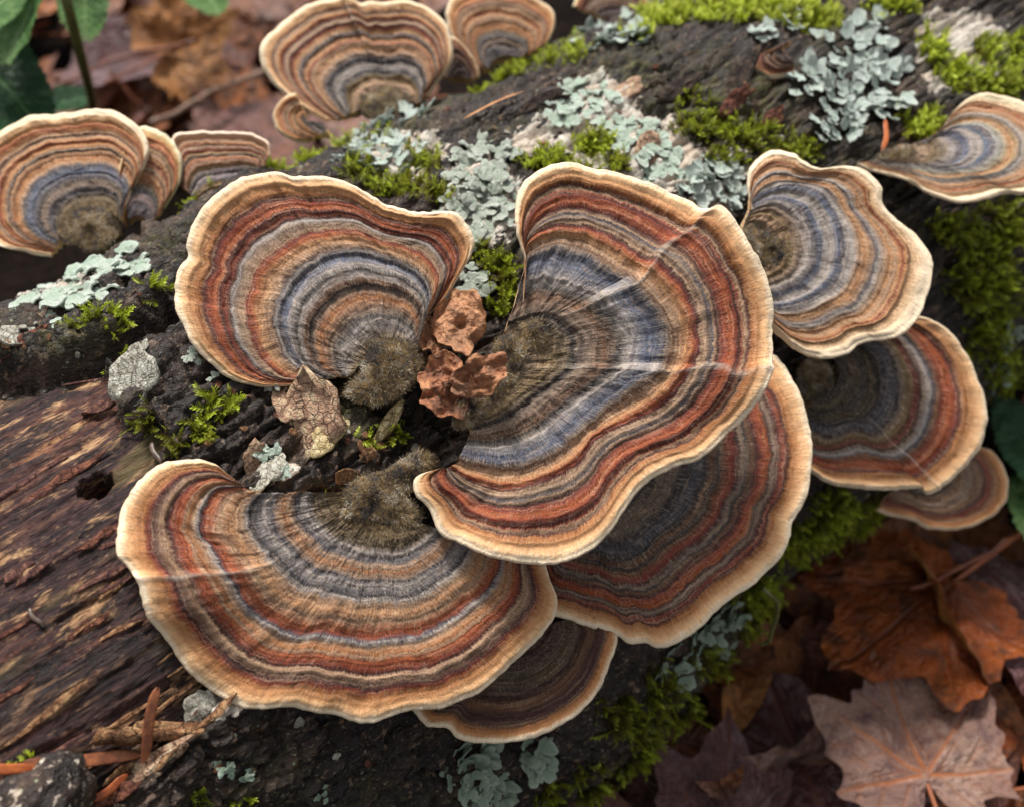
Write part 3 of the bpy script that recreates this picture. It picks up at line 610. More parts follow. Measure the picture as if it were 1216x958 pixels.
bracket("dark bracket fungus over the crest of the log by the blue-green lichen", 'H', jit=8,
    neck=[(720, 22), (732, 24), (744, 22)], rim=[(682, 6), (690, -12), (720, -24), (750, -20), (768, -4), (766, 12)],
    tilt=(8, 0), lift=0.0, anchor=(728, 26), q=0.35, seed=1818)

# ------------------------------------------------------------------ frames on the log, small shapes
def frame(P, n, x):
    n = nrm(n); x = nrm(x - n * (x @ n)); y = np.cross(n, x)
    return Matrix(((x[0], y[0], n[0], P[0]), (x[1], y[1], n[1], P[1]), (x[2], y[2], n[2], P[2]), (0, 0, 0, 1)))

def on_log(px, py, ang=0.0, lift=0.0, scale=1.0, lean=0.0):
    """frame at a spot on the log: x along the grain turned by ang degrees, z out of the bark"""
    P, s, t = hit([px], [py]); n = log_normal(s, t)[0]; x = nrm(AX - n * (AX @ n)); y = np.cross(n, x); a = math.radians(ang)
    xx = x * math.cos(a) + y * math.sin(a); l = math.radians(lean); xl = xx * math.cos(l) + n * math.sin(l); nn = n * math.cos(l) - xx * math.sin(l)
    return frame(P[0] + n * lift, nn, xl) @ Matrix.Scale(scale, 4)

def tube(path, rad, k=8, flat=1.0, flat_dir=None):
    path = np.asarray(path, float); n = len(path); rad = np.broadcast_to(rad, n); tg = nrm(np.gradient(path, axis=0)); up = np.asarray(flat_dir if flat_dir is not None else (0.1, 0.2, 1.0), float)
    b = nrm(np.cross(tg, up)); c = np.cross(b, tg); a = np.linspace(0, 2 * math.pi, k, endpoint=False)
    V = path[:, None] + rad[:, None, None] * (np.cos(a)[None, :, None] * b[:, None] + flat * np.sin(a)[None, :, None] * c[:, None])
    F = []
    for i in range(n - 1):
        for j in range(k): F.append((i * k + j, i * k + (j + 1) % k, (i + 1) * k + (j + 1) % k, (i + 1) * k + j))
    V = np.vstack([V.reshape(-1, 3), path[:1], path[-1:]]); m = n * k
    for j in range(k): F.append((m, (j + 1) % k, j, m)); F.append((m + 1, (n - 1) * k + j, (n - 1) * k + (j + 1) % k, m + 1))
    return V, F

def poly_mesh(name, V, F, mat, attrs=None, smooth=True):
    me = bpy.data.meshes.new(name); V = np.asarray(V)
    me.from_pydata([tuple(v) for v in V], [], [tuple(dict.fromkeys(f)) for f in F]); me.polygons.foreach_set('use_smooth', [smooth] * len(me.polygons))
    for k, vals in (attrs or {}).items(): me.attributes.new(k, 'FLOAT', 'POINT').data.foreach_set('value', np.asarray(vals, np.float32))
    me.materials.append(mat); me.update(); return me

# ------------------------------------------------------------------ moss
def moss_material():
    m = NT("moss"); t = m.attr('tint'); c = m.coord(); n = m.noise(c, 120, 3)
    col = m.ramp(t, [(0.0, lin((50, 40, 20))), (0.22, lin((86, 80, 24))), (0.45, lin((118, 124, 30))), (0.7, lin((158, 172, 40))), (0.88, lin((194, 208, 66))), (1.0, lin((220, 230, 112)))])
    col = m.mix(m.val(n, 0.45, 0.7, 0, 0.5), col, lin((104, 92, 34)))
    return m.done(col, 0.5, None, 0.35, trans=0.3)
MOSS = moss_material()

def shoot_template(seed, ranks):
    r = np.random.default_rng(seed); K = 32; V, F, tt = [], [], []
    bend = r.normal(0, 0.22, 2)
    for k in range(K):
        t = (k + 1) / K; a = (k % 2) * math.pi + r.normal(0, 0.35) if ranks == 2 else k * 2.4 + r.normal(0, 0.2)
        p = np.array([bend[0] * t * t, bend[1] * t * t, t * 0.92]); ln = (0.36 * (1 - 0.6 * t) + 0.04) * r.uniform(0.7, 1.25); wd_ = ln * 0.15
        d = nrm(np.array([math.cos(a), math.sin(a), 0.55 + 0.9 * t])); s = nrm(np.cross(d, [math.cos(a + 1.57) * 0.2, math.sin(a + 1.57) * 0.2, 1.0]))
        b = len(V); V += [p, p + d * ln * 0.5 + s * wd_, p + d * ln + np.array([0, 0, -0.06 * ln]), p + d * ln * 0.5 - s * wd_]; F.append((b, b + 1, b + 2, b + 3)); tt += [t * 0.7, t * 0.85, t, t * 0.85]
    b = len(V); top = np.array([bend[0], bend[1], 0.92]) * 0.95
    V += [np.array([0.03, 0, -0.15]), np.array([-0.03, 0, -0.15]), top, top]; F.append((b, b + 1, b + 2, b + 3)); tt += [0, 0, 0.6, 0.6]
    return np.array(V), np.array(F), np.array(tt)
SHOOTS = [shoot_template(k, 2 if k % 2 else 3) for k in range(8)]

def moss(spots, label, size=3.2, tone=0.55, seed=1, name='moss_cushion', lie=0.45, kind='stuff', drop=0.0):
    """spots: (px, py, rx, ry, how many shoots)"""
    r = np.random.default_rng(seed); VV, FF, TT = [], [], []; off = 0
    for (cx, cy, rx, ry, N) in spots:
        a = r.uniform(0, 2 * math.pi, N); q = np.sqrt(r.random(N)) * (0.75 + 0.35 * noise(np.cos(a) * 2 + cx, np.sin(a) * 2 + cy, seed=seed)); x = cx + rx * q * np.cos(a); y = cy + ry * q * np.sin(a)
        P, s, t = hit(x, y); n = log_normal(s, t); n = nrm(n + 0.6 * (log_point(s, t, 0.01) - log_point(s, t)) * 100)
        for k in range(N):
            Vt, Ft, tt = SHOOTS[r.integers(0, 8)]
            tang = r.normal(0, 1, 3); tang -= n[k] * (tang @ n[k]); z = nrm(n[k] + nrm(tang) * r.uniform(0, 3 * lie) + np.array([0, 0, 0.25 - drop])); xx = nrm(np.cross(z, r.normal(0, 1, 3))); yy = np.cross(z, xx)
            L = size * 0.00120 * r.uniform(0.45, 1.45); edge = 1 - 0.4 * q[k] ** 2
            VV.append(P[k] - n[k] * 0.0004 + (Vt[:, :1] * xx + Vt[:, 1:2] * yy + Vt[:, 2:] * z) * L * edge); FF.append(Ft + off); off += len(Vt)
            TT.append(np.clip(tt * 0.62 + (tone - 0.26) + r.normal(0, 0.10), 0, 1))
    V = np.vstack(VV); loc = V.mean(0)
    o = obj(name, mesh_of(name, V - loc, np.vstack(FF), {'tint': np.concatenate(TT)}, MOSS, False), None, label, 'moss', None, kind); o.location = Vector(loc); return o

moss([(222, 238, 28, 10, 60), (262, 212, 40, 14, 110), (310, 192, 45, 16, 130), (362, 176, 42, 18, 130), (398, 166, 26, 20, 70)], "yellow-green moss along the log's back crest beside the kidney-shaped bracket", 3.4, 0.66, 1)
moss([(430, 205, 30, 22, 70), (470, 225, 45, 16, 110), (505, 196, 34, 22, 80), (520, 232, 24, 14, 50), (452, 168, 30, 14, 40)], "olive moss mixed with lichen behind the kidney-shaped bracket", 3.0, 0.46, 2)
moss([(568, 102, 18, 10, 40), (600, 84, 32, 12, 90), (640, 72, 36, 12, 100), (682, 64, 24, 14, 60)], "bright moss strip at the foot of the small fan-shaped bracket", 3.2, 0.66, 3)
moss([(790, 22, 42, 18, 150), (850, 12, 60, 20, 240), (915, 12, 56, 24, 220), (968, 22, 40, 20, 140), (760, 40, 26, 12, 50), (1060, 8, 40, 16, 80)], "lush lime-green moss carpet on the log's crest above the tiny tan bracket", 3.6, 0.76, 4)
moss([(650, 192, 34, 18, 90), (706, 172, 32, 18, 110), (690, 205, 30, 10, 50), (735, 196, 18, 14, 40)], "green moss tuft just behind the largest bracket", 3.2, 0.58, 5)
moss([(832, 152, 40, 22, 120), (890, 164, 50, 24, 170), (945, 180, 34, 20, 90), (860, 190, 40, 14, 60), (820, 120, 30, 12, 30)], "olive-brown moss patch between crest bark and the stack of three brackets", 3.0, 0.42, 6)
moss([(1110, 62, 22, 34, 110), (1140, 92, 26, 20, 110), (1186, 100, 40, 24, 150), (1095, 150, 30, 22, 120), (1170, 60, 20, 24, 60), (1205, 60, 20, 30, 60)], "bright moss streaks beside the edge-on bracket with the long neck", 3.4, 0.66, 7)
moss([(1190, 270, 40, 40, 180), (1180, 340, 44, 50, 240), (1150, 330, 30, 60, 120), (1190, 440, 34, 40, 150), (1130, 270, 40, 26, 90), (1170, 400, 40, 30, 100)], "shaded moss hanging on the flank beyond the stack of three brackets", 3.8, 0.46, 8, drop=0.4)
moss([(1000, 600, 40, 26, 150), (1030, 622, 30, 26, 110), (975, 620, 34, 30, 120), (940, 640, 36, 30, 110), (900, 700, 40, 26, 120), (1050, 592, 26, 14, 50)], "green moss fringe under the round dark-centred bracket", 4.2, 0.48, 9, drop=0.5)
moss([(735, 845, 26, 34, 80), (785, 820, 30, 40, 90), (846, 780, 30, 34, 90), (705, 925, 30, 34, 70), (770, 905, 40, 44, 100), (655, 940, 24, 20, 40), (760, 870, 24, 24, 60), (890, 735, 30, 30, 80), (820, 850, 34, 30, 70)], "dark trailing moss on the log's lower flank beneath the brackets", 4.2, 0.34, 10, drop=0.5)
moss([(592, 318, 24, 20, 80), (604, 350, 18, 16, 50), (566, 300, 20, 14, 40), (588, 368, 20, 10, 30)], "small dark-green moss tuft in the gap between the two upper brackets", 3.0, 0.44, 11)
def sprig(pts, label, seed, size, tone, N=16):
    moss([(x, y, rx, ry, n) for x, y, rx, ry, n in pts], label, size, tone, seed, 'moss_sprig', 0.8, 'stuff')
sprig([(132, 416, 22, 8, 24), (152, 402, 12, 8, 18)], "feathery moss sprig under the bark ledge by the pale lichen", 21, 3.2, 0.62)
sprig([(196, 370, 12, 9, 26)], "bright moss tuft touching the kidney-shaped bracket's margin", 22, 2.8, 0.66)
sprig([(262, 484, 26, 12, 34), (238, 506, 14, 18, 26), (246, 520, 14, 10, 18)], "leafy moss sprig on the dark bark below the kidney-shaped bracket", 23, 3.6, 0.52)
sprig([(468, 516, 20, 11, 36), (440, 524, 18, 10, 14)], "vivid green moss sprig in the hollow between the three largest brackets", 24, 2.8, 0.64)
sprig([(176, 500, 14, 24, 26), (204, 530, 18, 14, 22)], "brownish moss fringe below the pale grey bark flake", 25, 2.8, 0.28)
sprig([(14, 928, 18, 14, 30), (40, 905, 10, 8, 12)], "moss tuft on the dark bark lump by the fir needles", 26, 3.2, 0.66)
sprig([(236, 950, 18, 10, 20), (290, 955, 20, 8, 12)], "tiny moss specks on the dark bark under the widest bracket", 27, 2.2, 0.58)
sprig([(100, 296, 30, 8, 26), (140, 286, 16, 8, 16), (90, 386, 20, 8, 20)], "scattered moss tips around the pale rosette lichen", 28, 2.4, 0.58)
sprig([(386, 578, 8, 5, 8), (440, 640, 4, 4, 2)], "speck of green moss at the widest bracket's upper edge", 29, 1.6, 0.6)

# ------------------------------------------------------------------ foliose lichens: every lobe a part
def lichen_material(name, c0, c1, c2):
    m = NT(name); e = m.attr('edge'); c = m.coord(); n = m.noise(c, 9, 5, 0.7); n2 = m.noise(c, 2.2, 4); oi = m.n('ObjectInfo').outputs['Random']
    col = m.mix(m.val(n2, 0.3, 0.7), lin(c0), lin(c1)); col = m.mix(m.math('MULTIPLY', e, 0.8), col, lin(c2)); col = m.mix(m.val(n, 0.57, 0.7, 0, 0.4), col, lin((128, 138, 118)))
    col = m.mix(m.val(oi, 0, 1, 0, 0.25), col, m.mix(1, col, (0.72, 0.76, 0.66), 'MULTIPLY'))
    return m.done(col, 0.75, m.bump(n, 0.6, 0.10), 0.25, trans=0.15)
LICH = {'mint': lichen_material("mint foliose lichen", (188, 210, 190), (210, 226, 210), (234, 242, 232)), 'grey': lichen_material("grey-green foliose lichen", (172, 186, 170), (202, 210, 196), (226, 230, 220)),
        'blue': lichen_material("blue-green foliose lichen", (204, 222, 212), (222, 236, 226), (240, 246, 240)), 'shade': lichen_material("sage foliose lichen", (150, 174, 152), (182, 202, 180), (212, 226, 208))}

def lobe_mesh(seed, mat, curl):
    r = np.random.default_rng(seed); nu, nv = 29, 8; a = np.linspace(-1.25, 1.25, nu); k = r.integers(2, 4)
    rad = (0.62 + 0.38 * np.abs(np.cos(a * k * 1.05 + r.uniform(-0.4, 0.4))) ** 0.7) * (1 - 0.28 * (a / 1.25) ** 2) * (1 + 0.10 * noise(a * 4 + seed * 9, seed=seed)); v = np.linspace(0, 1, nv) ** 0.8
    rr = rad[:, None] * v[None, :]; wv = 0.10 * noise(a * 3 + 50, seed=seed + 3)[:, None] * v ** 2
    X = np.cos(a * 0.92)[:, None] * rr; Y = np.sin(a * 0.92)[:, None] * rr * 0.82; Z = curl * rr ** 2 + wv + 0.05 * noise(X * 5, Y * 5, seed=seed + 8) - 0.10 * sstep(0.85, 1.0, v)[None, :] * (curl < 0.2) + 0.06
    top = np.stack([X, Y, Z], -1).reshape(-1, 3); bot = top - np.array([0, 0, 0.055]); F = grid_faces(nu, nv); n = nu * nv
    per = [i * nv + nv - 1 for i in range(nu)]; per = list(range(0, nv)) + per[1:] + [(nu - 1) * nv + j for j in range(nv - 2, -1, -1)]
    side = np.array([(per[i], per[i] + n, per[i + 1] + n, per[i + 1]) for i in range(len(per) - 1)])
    ed = np.tile(sstep(0.7, 1.0, v), nu)
    return mesh_of('lobe', np.vstack([top, bot]), np.vstack([F, F[:, ::-1] + n, side]), {'edge': np.r_[ed, ed * 0]}, mat)
LOBES = {(k, c): [lobe_mesh(60 + i, m, cv) for i in range(7)] for k, m in LICH.items() for c, cv in (('flat', 0.02), ('up', 0.26))}

def lichen(label, spots, tone='mint', curl='flat', size=3.0, seed=1, lean=8, lift=0.0004):
    r = np.random.default_rng(seed); C = np.mean([(s[0], s[1]) for s in spots], 0); P0, _, _ = hit([C[0]], [C[1]]); e = empty('lichen', P0[0], label, 'lichen', 'foliose lichens on the bark')
    for (cx, cy, rx, ry, N) in spots:
        for k in range(N):
            q = math.sqrt((k + 0.5) / N); a = k * 2.39996 + r.normal(0, 0.35); x = cx + rx * q * math.cos(a); y = cy + ry * q * math.sin(a)
            P, s, t = hit([x], [y]); P = P[0]; n = log_normal(s, t)[0]; rad_ = nrm(log_point(s, t, 0.01)[0] - P); n = nrm(n + rad_); Pc, _, _ = hit([cx], [cy]); out = P - Pc[0] + r.normal(0, 0.0018, 3)
            out = nrm(out - n * (out @ n)); ln = math.radians(r.normal(lean, 10) + (16 if curl == 'up' else 0) * r.random()); xl = out * math.cos(ln) + n * math.sin(ln); nn = n * math.cos(ln) - out * math.sin(ln)
            sc = size * 0.00135 * r.uniform(0.7, 1.25); o = child('lobe', LOBES[(tone, curl)][r.integers(0, 7)], e)
            o.matrix_local = frame(P + n * (lift + 0.0009 * (1 - q)) - xl * sc * 0.45 - P0[0], nn, xl) @ Matrix.Scale(sc, 4)
    return e
lichen("flat pale rosette lichen on the bark ledge below the blue-grey centred bracket", [(125, 316, 50, 24, 26), (55, 345, 56, 26, 28), (92, 342, 34, 24, 14), (12, 340, 30, 24, 12)], 'mint', 'flat', 4.8, 1)
lichen("small lichen flake below the flat rosette lichen", [(64, 384, 14, 5, 5)], 'mint', 'flat', 2.2, 2)
lichen("leafy lichen at the foot of the double-lobed bracket", [(452, 146, 34, 18, 20), (420, 178, 30, 26, 18), (468, 186, 36, 24, 18), (500, 140, 16, 10, 6)], 'blue', 'up', 3.2, 3)
lichen("grey crinkled lichen patch between the two upper brackets", [(568, 212, 40, 34, 24), (556, 252, 34, 32, 18), (590, 240, 26, 34, 16), (578, 180, 36, 12, 10), (560, 282, 18, 14, 6)], 'grey', 'flat', 3.2, 4, lean=14)
lichen("mint flat lichen on bare crest bark near the lone needle", [(690, 118, 42, 22, 24), (668, 140, 22, 12, 8)], 'mint', 'flat', 3.0, 5)
lichen("mint lichen sheet between moss tuft and pinkish crust", [(756, 168, 38, 22, 20), (790, 196, 34, 24, 16), (730, 150, 26, 14, 8)], 'mint', 'flat', 2.9, 6)
lichen("big blue-green ruffled lichen beneath the lime moss carpet", [(1010, 60, 46, 38, 27), (1000, 120, 46, 42, 29), (1050, 105, 36, 40, 21), (955, 95, 26, 24, 9), (990, 150, 40, 20, 11)], 'blue', 'up', 3.3, 7)
lichen("few blue-green lichen lobes around the tiny tan bracket", [(908, 40, 18, 10, 7), (940, 26, 22, 12, 8), (1040, 28, 14, 10, 4)], 'blue', 'up', 3.0, 8)
lichen("blue-green lichen by the dark bracket over the crest", [(700, 42, 20, 22, 12), (745, 42, 34, 16, 18)], 'blue', 'up', 3.2, 9)
lichen("blue-green lichen clump close behind the pale topmost bracket", [(850, 205, 26, 18, 14), (820, 226, 22, 16, 10), (866, 236, 14, 18, 6)], 'blue', 'up', 3.2, 10)
lichen("pale green lichen bead on dark bark above the widest bracket", [(318, 542, 14, 11, 8), (334, 562, 8, 6, 3)], 'mint', 'flat', 2.0, 11)
lichen("sage lichen fronds hanging below the small shaded bracket", [(560, 912, 34, 34, 24), (580, 945, 36, 22, 16), (632, 890, 20, 20, 10)], 'shade', 'up', 3.6, 12)
lichen("sage lichen on the flank under the dark maroon-banded bracket", [(840, 750, 36, 24, 22), (800, 790, 26, 30, 16), (866, 728, 20, 14, 8)], 'shade', 'up', 3.0, 13)
lichen("pale lichen in the shaded moss beyond the stack of three", [(1190, 400, 20, 18, 9), (1182, 440, 16, 22, 9)], 'shade', 'up', 2.8, 14)
lichen("lichen lobes in the gap beside the curled shrivelled cap", [(562, 336, 16, 20, 9)], 'grey', 'flat', 2.8, 15)
lichen("green lichen spots on dark bark under the widest bracket's rim", [(268, 912, 12, 9, 5), (292, 920, 8, 7, 3), (380, 940, 9, 14, 4)], 'shade', 'flat', 1.4, 16)
lichen("bare speck of lichen at the kidney-shaped bracket's lower margin", [(226, 424, 10, 8, 4), (254, 450, 8, 6, 3)], 'grey', 'flat', 1.5, 17)

# ------------------------------------------------------------------ bark flakes, splinters and crumbs: parts of the log
LOGI = LOGM.inverted()
def flake_material(name, c0, c1, c2, k=1.0):
    m = NT(name); c = m.coord(); n = m.noise(c, 3.2 * k, 5, 0.65); n2 = m.noise(c, 11 * k, 4, 0.6); ck = m.vor(m.mix(0.12, c, m.n('TexNoise').outputs['Color']), 4.5 * k, 'DISTANCE_TO_EDGE')
    col = m.ramp(n, [(0.32, lin(c0)), (0.5, lin(c1)), (0.66, lin(c2))]); col = m.mix(m.val(n2, 0.55, 0.7, 0, 0.6), col, m.mix(1, col, (0.45, 0.4, 0.38), 'MULTIPLY'))
    col = m.mix(m.val(ck, 0.03, 0.0, 0, 0.75), col, m.mix(1, col, (0.3, 0.26, 0.24), 'MULTIPLY')); col = m.mix(m.val(m.noise(c, 30, 3), 0.52, 0.66, 0, 0.5), col, m.mix(1, col, (0.55, 0.52, 0.45), 'MULTIPLY'))
    return m.done(col, 0.75, m.bump(m.val(ck, 0.0, 0.06), 0.7, 0.05, m.bump(n2, 0.5, 0.03)), 0.3)
FL = {'grey': flake_material("pale grey bark scale", (110, 102, 88), (182, 178, 164), (216, 216, 204)), 'pink': flake_material("pinkish inner bark", (122, 90, 74), (186, 150, 124), (212, 194, 160)), 'red': flake_material("red-brown inner bark", (54, 30, 24), (108, 64, 50), (152, 98, 74)),
      'tan': flake_material("tan wood sliver", (84, 54, 38), (146, 104, 72), (194, 156, 114)), 'dark': flake_material("dark bark crumb", (26, 20, 18), (54, 42, 36), (88, 72, 60)), 'cream': flake_material("cream curled edge", (150, 124, 80), (206, 184, 136), (226, 212, 170)), 'plum': flake_material("plum wood sliver", (58, 34, 36), (100, 64, 58), (150, 108, 88))}
def flake_mesh(seed, mat, asp=1.0, curl=0.25, th=0.16, n=22):
    r = np.random.default_rng(seed); a = np.linspace(0, 2 * math.pi, n, endpoint=False); rad = 1 + 0.26 * noise(a * 1.1 + seed * 3.3, seed=seed) + 0.16 * noise(a * 3.1, seed=seed + 2); V, F = [], []
    rings = (0.35, 0.7, 1.0)
    for zt in (0, 1):
        for q in rings:
            x, y = np.cos(a) * rad * q, np.sin(a) * rad * q * asp; z = curl * (x * 0.8) ** 2 * np.sign(r.normal() + 0.6) + 0.10 * noise(x * 2.4 + seed, y * 2.4 / asp, seed=seed + 5) - th * zt
            V.append(np.stack([x * (1 - 0.04 * zt), y * (1 - 0.04 * zt), z], -1))
    V = np.vstack(V); k = len(rings)
    V = np.vstack([V, [[0, 0, 0]], [[0, 0, -th]]]); c0, c1 = len(V) - 2, len(V) - 1
    for j in range(n):
        j2 = (j + 1) % n; F.append((c0, j, j2)); F.append((c1, k * n + j2, k * n + j))
        for i in range(k - 1): F.append((i * n + j, (i + 1) * n + j, (i + 1) * n + j2, i * n + j2)); F.append(((k + i) * n + j, (k + i) * n + j2, (k + i + 1) * n + j2, (k + i + 1) * n + j))
        F.append(((k - 1) * n + j, (2 * k - 1) * n + j, (2 * k - 1) * n + j2, (k - 1) * n + j2))
    return poly_mesh('bark_flake', V, F, mat, None, True)
def flake(px, py, rpx, asp, ang, kind, seed, lift=0.001, lean=0, curl=0.2, label=None, th=0.16, nm='bark_flake'):
    o = child(nm, flake_mesh(seed, FL[kind], asp, curl, th), log); o.matrix_local = LOGI @ on_log(px, py, ang, lift, rpx * 0.000165, lean)
    if label: o['label'] = label
flake(177, 449, 34, 0.9, 10, 'grey', 1, 0.006, 4, 0.1, "pale grey scaly bark flake")
flake(374, 496, 56, 0.95, 40, 'pink', 3, 0.002, 8, 0.25, "curled pinkish bark flake with a pale green rim")
flake(392, 520, 32, 0.6, 10, 'cream', 4, 0.0015, 4, 0.2); flake(345, 480, 34, 0.7, 70, 'pink', 5, 0.001)
flake(452, 482, 34, 0.28, 34, 'cream', 6, 0.006, -10, 0.3); flake(416, 470, 30, 0.8, 0, 'pink', 7, 0.001, 6)
flake(322, 560, 30, 0.6, 20, 'grey', 8, 0.001); flake(300, 545, 22, 0.7, 60, 'pink', 9, 0.001)
flake(40, 436, 44, 0.22, -6, 'red', 10, 0.001, 6); flake(96, 437, 26, 0.25, -8, 'red', 11, 0.002, 6); flake(120, 489, 20, 0.35, -18, 'plum', 12, 0.002, 10)
flake(14, 402, 30, 0.5, 0, 'grey', 13, 0.001); flake(236, 838, 22, 0.7, 40, 'grey', 14, 0.002, 12); flake(412, 560, 12, 0.7, 30, 'tan', 15, 0.003, 20); flake(400, 564, 10, 0.9, 80, 'tan', 16, 0.003, 30)
flake(432, 540, 13, 0.6, 10, 'tan', 17, 0.002, 20); flake(510, 432, 20, 0.5, 70, 'tan', 18, 0.003, 20); flake(494, 492, 14, 0.6, 50, 'dark', 19, 0.002)
flake(220, 868, 80, 0.10, -18, 'tan', 20, 0.001, 0, 0.0); flake(180, 910, 60, 0.16, -14, 'pink', 21, 0.001, 0, 0.0); flake(150, 940, 26, 0.4, -12, 'red', 22, 0.002, 6)
flake(700, 100, 26, 0.5, 0, 'grey', 23, 0.0008, 2); flake(742, 108, 34, 0.55, -10, 'pink', 24, 0.0008, 4, 0.1); flake(800, 110, 50, 0.25, 0, 'dark', 25, 0.002, 4); flake(640, 130, 44, 0.3, -8, 'dark', 26, 0.002, 4)
flake(880, 95, 50, 0.3, 10, 'dark', 27, 0.002, 4); flake(770, 180, 26, 0.8, 30, 'pink', 28, 0.001, 3); flake(1060, 190, 18, 0.7, 0, 'tan', 29, 0.003, 14); flake(1190, 560, 40, 0.3, 0, 'dark', 30, 0.002, 4)
flake(870, 120, 34, 0.4, 10, 'red', 31, 0.0015, 4); flake(915, 140, 26, 0.5, 10, 'red', 32, 0.0015, 4)
r0 = np.random.default_rng(5)
CH = {k: [flake_mesh(200 + 7 * i + j, FL[k], 0.7, 0.1, 0.3, 10) for i in range(3)] for j, k in enumerate(('dark', 'red', 'tan', 'grey'))}
for k in range(110):      # loose crumbs
    cx, cy, sx, sy = [(470, 520, 70, 40), (300, 500, 110, 60), (620, 130, 120, 50), (850, 120, 130, 60), (380, 890, 200, 50), (80, 400, 90, 25)][k % 6]
    kd = ('dark', 'red', 'tan', 'grey', 'dark')[r0.integers(0, 5)]; o = child('bark_crumb', CH[kd][r0.integers(0, 3)], log)
    o.matrix_local = LOGI @ on_log(cx + r0.normal(0, sx * 0.6), cy + r0.normal(0, sy * 0.6), r0.uniform(0, 360), 0.0006, r0.uniform(3, 9) * 0.00016, r0.normal(0, 14))
def splinter_mesh(seed, mat):
    r = np.random.default_rng(seed); n = 15; t = np.linspace(-1, 1, n); w_ = (0.10 * (1 - np.abs(t) ** 2.2) + 0.012) * (1 + 0.35 * noise(t * 4 + seed, seed=seed)); c = 0.05 * noise(t * 1.8, seed=seed + 3); z = 0.03 * (1 - t * t) + 0.05 * np.maximum(t, 0) ** 2
    V = np.vstack([np.stack([t, c - w_, z - 0.06], -1), np.stack([t, c - w_ * 0.55, z + 0.012], -1), np.stack([t, c + w_ * 0.6, z + 0.004], -1), np.stack([t, c + w_, z - 0.06], -1)])
    F = [(k * n + i, k * n + i + 1, (k + 1) * n + i + 1, (k + 1) * n + i) for k in range(3) for i in range(n - 1)]
    return poly_mesh('splinter', V, [f[::-1] for f in F], mat, None, False)
SPL = [splinter_mesh(300 + i, FL[k]) for i, k in enumerate(('tan', 'plum', 'plum', 'red', 'tan', 'plum'))]
wpx = np.array(WOOD_PX); cnt = 0
while cnt < 36:
    x, y = r0.uniform(-20, 330), r0.uniform(440, 960)
    P, s, t = hit([x], [y])
    if not in_poly(s, t, px_sphi(WOOD_PX))[0]: continue
    cnt += 1; o = child('splinter', SPL[r0.integers(0, 6)], log)
    o.matrix_local = LOGI @ on_log(x, y, r0.normal(0, 4), 0.0003, 1.0, r0.normal(0, 2)) @ Matrix.Diagonal((r0.uniform(0.003, 0.011), r0.uniform(0.003, 0.009), r0.uniform(0.003, 0.007), 1))

# a knob of dark bark by the needles
V, F = sphere_grid(64, 36); kb = on_log(46, 950, 20, 0.002); f = 1 + 0.25 * fbm(V[:, 0] * 2, V[:, 1] * 2, V[:, 2] * 2, seed=4, o=4) + 0.08 * fbm(V[:, 0] * 9, V[:, 1] * 9, V[:, 2] * 9, seed=8, o=3)
kn = obj('bark_lump', mesh_of('bark_lump', V * f[:, None] * np.array([0.0095, 0.008, 0.0065]), F, {'crust': 0.25 + 0 * f}, BARK), None, "rough dark bark lump with moss and lichen beside the fir needles", 'bark'); kn.matrix_world = kb
lichen("lichen spot on the dark bark lump", [(62, 930, 9, 8, 4)], 'mint', 'flat', 1.8, 18, lift=0.0062)

